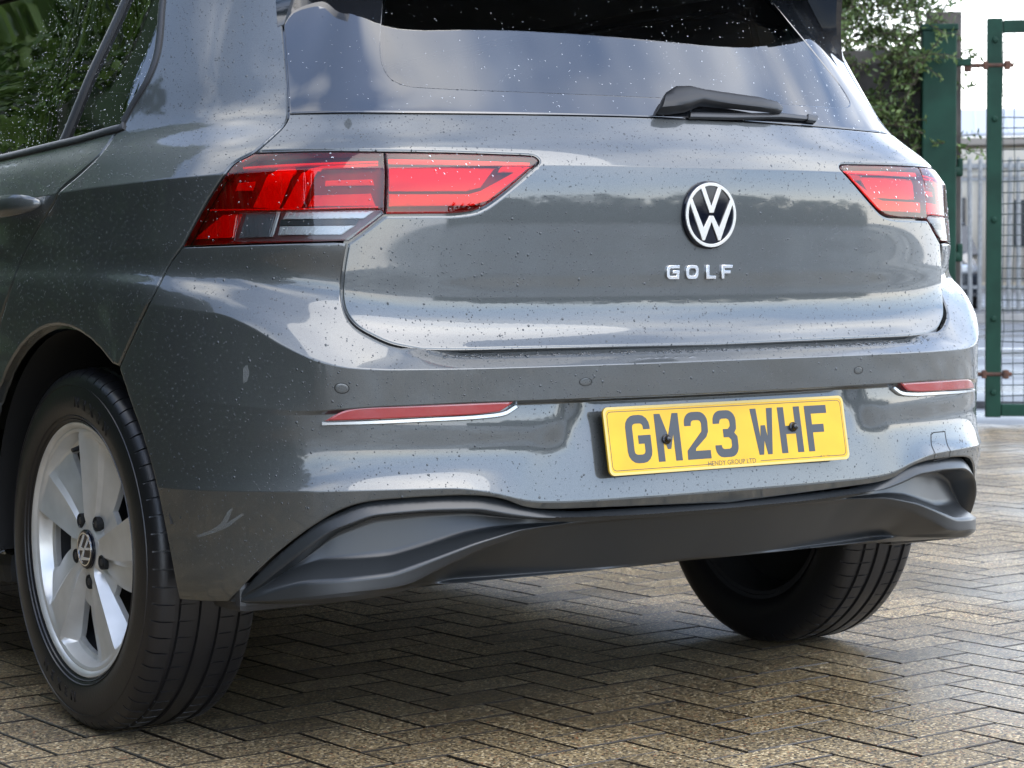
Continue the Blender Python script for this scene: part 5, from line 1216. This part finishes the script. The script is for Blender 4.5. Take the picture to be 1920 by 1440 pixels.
# close-boarded screen with mesh on the left of the post
M['board'] = mat('weathered_board', (.055, .048, .042), .8); noise_col(M['board'], (.035, .031, .028), (.075, .065, .056), 6); bump(M['board'], 30, .4, .004)
scr = empty('screen_fence', fence_pt(-1.8, 0, -.06)); tag(scr, 'dark grey board screen faced with wire mesh beside the green post', 'fence')
for k in range(13):
    z0_, z1_ = .02+k*.137, .02+k*.137+.132; mb = MB(); mb.box(fence_pt(-7.02, (z0_+z1_)/2, -.10+rng.uniform(-.004, .004)), (14.0, .025, z1_-z0_), np.array([GD, GN, (0, 0, 1)]), bev=.004); local(mb.build('board', M['board']), scr)
mb = MB(); mb.box(fence_pt(-7.02, .92, -.13), (14.0, .02, 1.80), np.array([GD, GN, (0, 0, 1)])); local(mb.build('backing', M['board']), scr)
mb = MB()
for k in range(44): s_ = -.10-k*.055; mb.tube(wobble(fence_pt(s_, .03, -.055), fence_pt(s_, 1.62, -.055), 10, .002), .0022, 4, False)
for k in range(29): z_ = .05+k*.055; mb.tube(wobble(fence_pt(-.08, z_, -.05), fence_pt(-2.5, z_, -.05), 16, .002), .0022, 4, False)
tag(local(mb.build('wire_mesh', M['wire']), scr), kind='stuff')
mb = MB(); beam(mb, fence_pt(-.05, 1.83, -.12), fence_pt(-14.0, 1.83, -.12), .07, .06); local(mb.build('top_rail', M['brown_steel']), scr)

# overhanging shrub: arching stems with small paired leaves
rg = np.random.default_rng(11); sb = fence_pt(-1.35, 0, -.75); shrub = empty('overhanging_shrub', sb); tag(shrub, 'green small-leaved shrub arching over the dark screen fence', 'shrub')
mbs = MB(); LC = []; LD = []
def stem(p, d, l_, r_, droop, n=14):
    pts = [np.array(p, float)]; d = np.array(d, float); d /= np.linalg.norm(d)
    for i in range(n): d = d+np.array([0, 0, -droop/n])+rg.normal(0, .05, 3); d /= np.linalg.norm(d); pts.append(pts[-1]+d*l_/n)
    mbs.tube(pts, [max(.002, r_*(1-i/(n+1))) for i in range(len(pts))], 5, False); return pts
for k in range(165):
    s_ = rg.uniform(-2.0, .05)**1.0; main = stem(fence_pt(rg.uniform(-2.5, -.30), rg.uniform(1.2, 2.4), -.45+rg.uniform(-.3, .2)), GD*rg.normal(.25, .5)+GN*rg.uniform(.2, .9)+np.array([0, 0, rg.uniform(.0, .9)]), rg.uniform(.45, .85), .008, rg.uniform(.5, 1.9))
    for j in range(2, len(main)):
        for q in range(3):
            d = GD*rg.normal(0, .8)+GN*rg.normal(.2, .6)+np.array([0, 0, rg.normal(.1, .5)]); tw = stem(main[j], d, rg.uniform(.10, .28), .0025, rg.uniform(0, .5), 7)
            for i in range(1, 8):
                tdir = tw[i]-tw[i-1]; tdir /= np.linalg.norm(tdir)
                for sd in (-1, 1):
                    pr = np.cross(tdir, rg.normal(size=3)); pr /= np.linalg.norm(pr)+1e-9; LC.append(tw[i]+pr*.003); LD.append(tdir*.55+pr*.9)
# a few long free shoots against the sky
for (sx, zz, dx, ln) in ((-.35, 2.02, 1.0, .62), (-.45, 2.12, .9, .55), (-.6, 2.1, .7, .7), (-.9, 2.15, .5, .6), (-.2, 1.93, 1.0, .42), (-.75, 1.55, .9, .55), (-.55, 1.35, .8, .4)):
    tw = stem(fence_pt(sx, zz, -.2), GD*dx+np.array([0, 0, .35 if zz > 1.8 else -.1])+GN*.15, ln, .004, .35, 22)
    for i in range(3, 23):
        tdir = tw[i]-tw[i-1]; tdir /= np.linalg.norm(tdir)
        for q in range(2):
            pr = np.cross(tdir, rg.normal(size=3)); pr /= np.linalg.norm(pr)+1e-9; LC.append(tw[i]); LD.append(tdir*.5+pr)
        if i % 3 == 0 and i < 19:
            t2 = stem(tw[i], tdir+rg.normal(0, .5, 3), rg.uniform(.08, .2), .002, .2, 6)
            for p_ in t2[1:]:
                for q in range(2): LC.append(p_); LD.append(tdir+rg.normal(0, .8, 3))
local(mbs.build('stems', M['bark']), shrub)
local(leaves('crown', np.array(LC), .034, M['leaf'], None, .42, .25, np.array(LD), rg), shrub)

# ------------------------------------------------------------------ street beyond the gate
VD = np.array([math.sin(YAW+math.radians(11.5)), math.cos(YAW+math.radians(11.5)), 0]); VR = np.array([VD[1], -VD[0], 0])
def far(px_, dist, z=0.0):
    """point at a ground distance along the column of a pixel"""
    d = ray(px_, 500); d = np.array([d[0], d[1], 0]); d /= np.linalg.norm(d); return np.array([CAM[0], CAM[1], 0])+d*dist+np.array([0, 0, z])
C35 = far(1855, 35)
def st(s_, o_, z): return C35+VR*s_+VD*o_+np.array([0, 0, z])       # along the street, away from the camera, up
AX = np.array([VR, VD, (0, 0, 1)])
M['road'] = wet_ground('wet_road', (.045, .046, .050), (.075, .077, .082), 40, .5, .45, .18, .003)
M['kerb'] = mat('kerb_stone', (.26, .25, .235), .7); noise_col(M['kerb'], (.2, .19, .18), (.32, .31, .29), 4)
M['white_line'] = mat('road_paint', (.7, .7, .68), .6)
def slab(name, s0, s1, o0, o1, z0_, z1_, m):
    mb = MB(); mb.box(st((s0+s1)/2, (o0+o1)/2, (z0_+z1_)/2), (s1-s0, o1-o0, z1_-z0_), AX); return tag(mb.build(name, m), kind='structure')
slab('road', -60, 60, -21.5, -3.4, -.058, -.02, M['road'])
slab('road_marking', -60, 60, -13.2, -13.08, -.0199, -.016, M['white_line'])
slab('kerb', -60, 60, -3.4, -3.22, -.058, .10, M['kerb'])
slab('pavement', -60, 60, -3.22, .6, -.058, .092, M['road'])
slab('forecourt', -60, 60, .6, 40, -.058, .03, M['asphalt'])
# weeds at the foot of the gate
wd = empty('weeds', fence_pt(1.0, 0, -.25)); tag(wd, 'thin green weeds standing at the foot of the mesh gate', 'weeds')
mbw = MB(); LC = []; LD = []
for k in range(16):
    p = fence_pt(.55+rg.uniform(0, .5), -.02, -.25+rg.uniform(-.15, .1)); pts = [p]; d = np.array([rg.normal(0, .12), rg.normal(0, .12), 1.0]); hh = rg.uniform(.15, .55)
    for i in range(6): pts.append(pts[-1]+d/np.linalg.norm(d)*hh/6); d = d+rg.normal(0, .08, 3)
    mbw.tube(pts, .003, 4, False)
    for q in pts[1:]:
        for j in range(3): LC.append(q); LD.append(rg.normal(0, .6, 3)+np.array([0, 0, .5]))
local(mbw.build('stems', M['leaf3']), wd); local(leaves('foliage', np.array(LC), .07, M['leaf3'], None, .25, .2, np.array(LD), rg), wd)
# palisade fence
pf = empty('palisade_fence', st(0, 0, .09)); tag(pf, 'galvanised steel palisade fence across the road', 'fence')
def pale_geom():
    mb = MB(); hw, hh = .034, 2.35; prof = [(-hw, .012), (-hw*.45, 0), (-hw*.2, -.012), (hw*.2, -.012), (hw*.45, 0), (hw, .012)]
    V = []; F = []
    for z_ in (0, hh-.10): V += [(a, b, z_) for a, b in prof]
    V += [(-.030, .012, hh), (-.012, 0, hh-.04), (-.005, -.012, hh+.01), (.005, -.012, hh+.01), (.012, 0, hh-.04), (.030, .012, hh)]
    for r0 in (0, 6):
        for k in range(5): F.append((r0+k, r0+k+1, r0+k+7, r0+k+6))
    V2 = [(a, b+.004, z_) for a, b, z_ in V]; n = len(V); F2 = [tuple(q+n for q in f[::-1]) for f in F]
    for k in range(5): F2 += [(k, k+1, n+k+1, n+k), (12+k, 12+k+1, n+12+k+1, n+12+k)]
    for k in (0, 6, 5, 11): F2.append((k, k+6, n+k+6, n+k))
    me = bpy.data.meshes.new('pale'); me.from_pydata(V+V2, [], F+F2); me.update(); me.materials.append(M['galv']); return me
pm = pale_geom(); rz = math.atan2(VR[1], VR[0])
for k in range(-90, 46):
    o = bpy.data.objects.new('pale', pm); col.objects.link(o); o.parent = pf; o.location = tuple(VR*k*.148+VR*rng.normal(0, .006)); o.rotation_euler = (0, rng.normal(0, .006), rz)
for z_ in (.35, 2.02):
    mb = MB(); mb.box(st(-3.3, .045, .09+z_), (20.4, .05, .05), AX); local(mb.build('rail', M['galv']), pf)
# warehouse
M['cladding'] = mat('cream_cladding', (.26, .225, .165), .6); M['roofing'] = mat('pale_roof_sheet', (.32, .34, .37), .5); M['gutter'] = mat('gutter', (.19, .17, .145), .5)
wh = empty('warehouse', st(0, 38, 0)); tag(wh, 'cream warehouse with pale corrugated roof behind the palisade fence', 'building')
def wbox(nm, s_, o_, z_, sz, m, bev=0): mb = MB(); mb.box(st(s_, o_, z_), sz, AX, bev=bev); return local(mb.build(nm, m), wh)
wbox('wall', 0, 45, 2.3, (46, 14, 4.66), M['cladding'])
for k in range(-40, 41):
    mb = MB(); mb.box(st(k*.56, 37.98, 2.3), (.05, .06, 4.5), AX); local(mb.build('cladding_rib', M['cladding']), wh)
wbox('gutter', 0, 37.8, 4.72, (46.6, .35, .26), M['gutter'], .04)
p = [st(-23.2, 37.7, 4.86), st(23.2, 37.7, 4.86), st(23.2, 46, 6.2), st(-23.2, 46, 6.2)]; pv = p+[q+np.array([0, 0, .12]) for q in p]
local(pydata('roof', pv, [(0,1,2,3)[::-1], (4,5,6,7), (0,1,5,4), (1,2,6,5), (2,3,7,6), (3,0,4,7)], M['roofing']), wh)
for k in range(-22, 23):
    mb = MB(); a, b = st(k*1.05, 37.7, 4.985), st(k*1.05, 46, 6.325); mb.tube([a, b], .035, 4); local(mb.build('roof_seam', M['roofing']), wh)
# vehicles parked behind the palisade fence
M['van_white'] = mat('van_cream_white', (.34, .31, .255), .3, coat=.5); M['van_glass'] = mat('dark_window', (.012, .014, .018), .06); M['car_dark'] = mat('dark_car_paint', (.012, .016, .024), .2, coat=1); M['car_black'] = mat('black_car_paint', (.008, .008, .010), .15, coat=1)
M['tyre_far'] = mat('far_tyre', (.015, .015, .016), .7); M['lamp_white'] = mat('headlamp', (.75, .78, .8), .1, .5)
def far_wheel(par, s_, o_, r_, zb):
    mb = MB(); mb.lathe([(-.1, .001), (-.1, r_*.9), (-.07, r_), (.07, r_), (.1, r_*.9), (.1, .001)], 20, 'y'); V = [st(s_, o_, zb+r_)+VR*v[0]+VD*v[1]+np.array([0, 0, v[2]]) for v in mb.V]; m2 = MB(); m2.add(V, mb.F); o = local(m2.build('wheel', M['tyre_far'], smooth=40), par)
    return o
def extr(name, prof, o0, o1, m, par, s_at=0, inset_=0, z0_=.03):
    """side profile (s, z) extruded across its width"""
    n = len(prof); V = [st(s_at+a, o0, z0_+b) for a, b in prof]+[st(s_at+a, o1, z0_+b) for a, b in prof]; F = [tuple(range(n))[::-1], tuple(range(n, 2*n))]+[(i, (i+1) % n, n+(i+1) % n, n+i) for i in range(n)]
    mb = MB(); mb.add(V, F); return local(mb.build(name, m, smooth=25), par)
mh = empty('motorhome', st(-1.2, 5, .03)); tag(mh, 'tall cream motorhome with dark side windows parked behind palisade', 'motorhome')
extr('body', [(-4.5, .45), (.9, .45), (.9, 2.55), (.75, 2.75), (-4.3, 2.75), (-4.5, 2.6)], 4.2, 6.4, M['van_white'], mh)
extr('cab', [(.9, .42), (2.2, .42), (2.3, .8), (2.2, 1.15), (1.55, 1.35), (1.05, 2.1), (.9, 2.15)], 4.3, 6.3, M['van_white'], mh)
extr('awning_rail', [(-4.3, 2.42), (.85, 2.42), (.85, 2.5), (-4.3, 2.5)], 4.1, 4.19, M['galv'], mh)
extr('awning_rail', [(-4.3, 2.25), (.85, 2.25), (.85, 2.29), (-4.3, 2.29)], 4.13, 4.19, M['gutter'], mh)
for s0, s1, z0_, z1_ in ((-.95, -.35, 1.15, 1.95), (-3.1, -2.2, 1.35, 1.95), (.45, .8, 1.1, 1.9)):
    mb = MB(); mb.box(st((s0+s1)/2, 4.19, (z0_+z1_)/2), (s1-s0, .05, z1_-z0_), AX, bev=.02); local(mb.build('window', M['van_glass']), mh)
extr('cab_window', [(1.08, 1.4), (1.5, 1.4), (1.15, 2.0), (1.08, 2.02)], 4.27, 4.295, M['van_glass'], mh)
mb = MB(); mb.box(st(.2, 4.185, .62), (.10, .03, .06), AX); local(mb.build('side_marker', mat('amber', (.8, .2, .03), .4)), mh)
for s_ in (-2.9, 1.5): far_wheel(mh, s_, 4.36, .34, .03)
M['plate_white'] = mat('white_plate', (.75, .75, .72), .5)
dc = empty('dark_car', st(-.95, 2.3, .03)); tag(dc, 'dark car with pale headlamps and white plate facing the palisade', 'car')
def carx(par, s_at, o_at, paint, facing=True):
    # seen from its nose: cross-section across s, length along o
    W2 = .88; prof = [(-W2, .25), (-W2-.02, .6), (-W2+.05, .82), (-.68, .95), (.68, .95), (W2-.05, .82), (W2+.02, .6), (W2, .25)]
    n = len(prof); rows = [(0, .80, .94), (.12, .96, 1.0), (1.1, 1, 1.02), (3.9, 1, 1.0), (4.1, .95, .95)]
    V = []; F = []
    for o_, kx, kz in rows: V += [st(s_at+a*kx, o_at+o_, .03+(b*kz if b > .3 else b)) for a, b in prof]
    for i in range(len(rows)-1):
        for k in range(n): F.append((i*n+k, i*n+(k+1) % n, (i+1)*n+(k+1) % n, (i+1)*n+k))
    F += [tuple(range(n)), tuple(range((len(rows)-1)*n, len(rows)*n))]
    mb = MB(); mb.add(V, F); body = local(mb.build('body', paint, smooth=30), par)
    V = []; rows = [(1.0, .86, .93), (1.75, .66, 1.42), (3.2, .64, 1.44), (3.95, .80, .98)]; F = []
    for o_, hw, z_ in rows: V += [st(s_at-hw, o_at+o_, .03+z_), st(s_at+hw, o_at+o_, .03+z_), st(s_at+.85, o_at+o_, .95), st(s_at-.85, o_at+o_, .95)]
    for i in range(3):
        for k in range(4): F.append((i*4+k, i*4+(k+1) % 4, (i+1)*4+(k+1) % 4, (i+1)*4+k))
    F += [(0, 1, 2, 3), (12, 13, 14, 15)]
    mb = MB(); mb.add(V, F); local(mb.build('glasshouse', M['van_glass'], smooth=25), par)
    mb = MB(); mb.box(st(s_at, o_at+2.45, 1.475), (1.24, 1.4, .05), AX, bev=.02); local(mb.build('roof', paint), par)
    for sg in (-1, 1):
        mb = MB(); mb.box(st(s_at+sg*.58, o_at+.03, .72), (.36, .12, .15), AX, bev=.04); local(mb.build('headlamp', M['lamp_white']), par)
        for o_ in (.8, 3.3): 
            mbw = MB(); mbw.lathe([(-.1, .001), (-.1, .28), (-.07, .31), (.07, .31), (.1, .28), (.1, .001)], 18, 'x'); V = [st(s_at+sg*.80, o_at+o_, .03+.31)+VR*v[0]+VD*v[1]+np.array([0, 0, v[2]]) for v in mbw.V]; m2 = MB(); m2.add(V, mbw.F); local(m2.build('wheel', M['tyre_far'], smooth=40), par)
    mb = MB(); mb.box(st(s_at, o_at+.0, .50), (.52, .03, .11), AX); local(mb.build('number_plate', M['plate_white']), par)
    mb = MB(); mb.box(st(s_at, o_at+.02, .62), (.6, .06, .12), AX, bev=.02); local(mb.build('grille', M['black']), par)
carx(dc, -1.0, 1.2, M['car_dark'])
dc2 = empty('black_car', st(1.55, 1.0, .03)); tag(dc2, 'black car at the right of the motorhome behind the palisade', 'car')
carx(dc2, 1.75, .9, M['car_black'])

# ------------------------------------------------------------------ what stands round the yard (seen mirrored in paint and glass)
def hedge(name, p0, p1, hgt, thick, n, size, m, label, seed):
    rg = np.random.default_rng(seed); p0, p1 = np.array([*p0, 0.0]), np.array([*p1, 0.0]); d = p1-p0; ln = np.linalg.norm(d); d /= ln; s_ = np.array([d[1], -d[0], 0])
    root = empty(name, tuple((p0+p1)/2)); tag(root, label, 'hedge')
    mb = MB(); mb.box((p0+p1)/2+np.array([0, 0, hgt*.47]), (ln, thick*.8, hgt*.92), np.array([d, s_, (0, 0, 1)])); local(mb.build('stems', M['leaf2']), root)
    a = rg.uniform(0, ln, n); f_ = rg.uniform(-1, 1, n); side = rg.choice([-1, 1], n); top = rg.uniform(size=n) < .22
    lump = .16*np.sin(a*2.1+f_)+.12*np.sin(a*5.3+2)+.08*np.sin(a*11+1)
    z = np.where(top, hgt+lump*1.5+rg.normal(0, .06, n), rg.uniform(.02, 1, n)*hgt); lat = np.where(top, f_*thick*.5, side*(thick*.5+lump*.8+.12*np.sin(z*4+a)+rg.normal(0, .06, n)))
    C_ = p0+d*a[:, None]+s_*lat[:, None]+np.array([0, 0, 1])*z[:, None]; local(leaves('foliage', C_, size, m, None, .6, .2, None, rg), root)
hedge('laurel_hedge', (-4.3, -2.6), (-4.0, 7.0), 3.0, 1.2, 32000, .16, M['leaf2'], 'dark green hedge along the yard, mirrored in the side panels', 5)
hedge('conifer_screen', (-4.0, 7.3), (-4.6, 30.0), 10.0, 1.8, 100000, .17, M['leaf3'], 'very tall green hedge at the far end of the yard, mirrored in the side windows', 6)
tg = 'trees round the yard'
for i in range(11):
    x, y = 12+i*4.6+rng.uniform(-1.5, 1.5), -46+i*1.0+rng.uniform(-3, 3); h_ = rng.uniform(3.6, 7.0)
    tree('yard_tree', (x, y, -.05), h_, h_*rng.uniform(.42, .6), 1500, .42, M['leaf2'], 'dark leafy tree in the far tree line, mirrored in the tailgate', 'tree', tg, seed=20+i)
hedge('boundary_hedge', (6, -50), (66, -36), 2.6, 1.6, 9000, .4, M['leaf2'], 'long low dark hedge below the far tree line', 8)
for i, (x, y, h_, r_) in enumerate([(-17, -12, 6, 2.6), (-19, -6, 7, 3.0)]):
    tree('yard_tree', (x, y, -.05), h_, r_, 2200, .34, M['leaf2'], 'tall leafy tree standing beyond the end of the hedge', 'tree', 'trees beyond the hedge', seed=40+i)
# ------------------------------------------------------------------ rain on the body and glass
def drops(name, keys, n, m, parent, smin=.0006, smax=.0022, zlo=0, sides=7, pw=2.2, flat=.42, sel=None):
    V = []; F = []; rg = np.random.default_rng(len(name)*7+n)
    for key in keys:
        P1, N1, Fc, dd = PANELS[key]; a, b, c_ = P1[Fc[:, 0]], P1[Fc[:, 1]], P1[Fc[:, 2]]; ar = .5*np.linalg.norm(np.cross(b-a, c_-a), axis=1)
        mid = (a+b+c_)/3; vis = (N1[Fc[:, 0]]@np.array([0, 0, 1]) > -.3) & (mid[:, 2] > zlo)
        if sel is not None: vis &= sel(mid)
        ar = ar*vis; tot = ar.sum(); k = rg.choice(len(Fc), int(n*tot), p=ar/tot)
        r1, r2 = rg.uniform(size=len(k)), rg.uniform(size=len(k)); fl = r1+r2 > 1; r1[fl], r2[fl] = 1-r1[fl], 1-r2[fl]
        p = a[k]+(b[k]-a[k])*r1[:, None]+(c_[k]-a[k])*r2[:, None]; nrm = N1[Fc[k, 0]]*(1-r1-r2)[:, None]+N1[Fc[k, 1]]*r1[:, None]+N1[Fc[k, 2]]*r2[:, None]; nrm /= np.linalg.norm(nrm, axis=1, keepdims=True)
        s = smin+(smax-smin)*rg.uniform(size=len(k))**pw*1.0
        t1 = np.cross(nrm, np.array([0, 0, 1.0])); t1 /= np.linalg.norm(t1, axis=1, keepdims=True)+1e-9; t2 = np.cross(t1, nrm)
        el = rg.uniform(.95, 1.3, len(k)); k0 = sum(len(q) for q in V); per = 2*sides+1; vv = np.zeros((len(k), per, 3))
        ph = rg.uniform(0, 6.28, len(k))
        for j in range(sides):
            th = ph+2*math.pi*j/sides
            wob = rg.uniform(.88, 1.12, len(k))
            dirv = t1*(np.cos(th)*s*wob)[:, None]+t2*(np.sin(th)*s*el*wob)[:, None]
            vv[:, j] = p+dirv-nrm*.0001; vv[:, sides+j] = p+dirv*.72+nrm*(s*flat*.68)[:, None]
        vv[:, 2*sides] = p+nrm*(s*flat)[:, None]-t2*(s*.15)[:, None]
        V.append(vv.reshape(-1, 3)); bs = k0+np.arange(len(k))*per
        for j in range(sides):
            j2 = (j+1) % sides
            F += [np.stack([bs+j, bs+j2, bs+sides+j2], 1), np.stack([bs+j, bs+sides+j2, bs+sides+j], 1), np.stack([bs+sides+j, bs+sides+j2, bs+2*sides], 1)]
    me = fast_mesh(name, np.concatenate(V), np.concatenate(F)); me.shade_smooth(); o = link_mesh(name, me, m, parent); tag(o, kind='stuff'); return o
left = lambda q: (q[:, 1] < 1.15) & (q[:, 0] < .9)
drops('rain_drops', ['tailgate', 'rear_bumper'], 13000, M['droplet'], car, .0004, .0014, .33, pw=2.2, sides=6, sel=left)
drops('rain_beads', ['tailgate', 'rear_bumper'], 800, M['droplet'], car, .0011, .0023, .40, pw=2.0, sides=9, sel=left)
drops('rain_drops', ['quarter_panel', 'rear_door'], 17000, M['droplet'], car, .0004, .0014, .33, pw=2.2, sides=6, sel=left)
drops('rain_beads', ['quarter_panel', 'rear_door'], 900, M['droplet'], car, .0010, .0020, .5, pw=2.0, sides=9, sel=left)
drops('rain_drops', ['rear_window', 'pane'], 1900, M['droplet_glass'], car, .0005, .0016, pw=2.4)
lk = [k for k in PANELS if k.split('.')[0] in ('lens', 'clear_lens')]
drops('rain_drops', lk, 3000, M['droplet_glass'], car, .0006, .0022, pw=2.4)
drops('rain_drops', [k for k in PANELS if k.split('.')[0] == 'side_window'][:1], 9000, M['droplet_glass'], car, .0004, .0014, pw=2.0, sel=left)

# a row of water held along the step under the tailgate
rgd = np.random.default_rng(77); nb_ = 260; ub = rgd.uniform(-.57, .57, nb_); tb_ = BODY.t[10]+(BODY.t[11]-BODY.t[10])*rgd.uniform(.10, .55, nb_); pb, nbn = BODY.P(ub, tb_), BODY.N(ub, tb_); V = []; F = []
for p0, n0 in zip(pb, nbn):
    r_ = .0012+.0030*rgd.uniform()**2; t1 = np.array([1.0, 0, 0]); t1 -= n0*(t1@n0); t1 /= np.linalg.norm(t1); t2 = np.cross(n0, t1); k0 = len(V); ex = rgd.uniform(1, 1.9)
    for rg_, hh in ((1, -.1), (.8, .38), (.4, .58)):
        for k in range(9): a = 2*math.pi*k/9; V.append(p0+t1*r_*rg_*ex*math.cos(a)+t2*r_*rg_*math.sin(a)+n0*r_*hh)
    V.append(p0+n0*r_*.62)
    for q in range(2):
        for k in range(9): F.append((k0+q*9+k, k0+q*9+(k+1) % 9, k0+(q+1)*9+(k+1) % 9, k0+(q+1)*9+k))
    for k in range(9): F.append((k0+18+k, k0+18+(k+1) % 9, k0+27))
tag(pydata('rain_beads', V, F, M['droplet_glass'], car, smooth=True), kind='stuff')
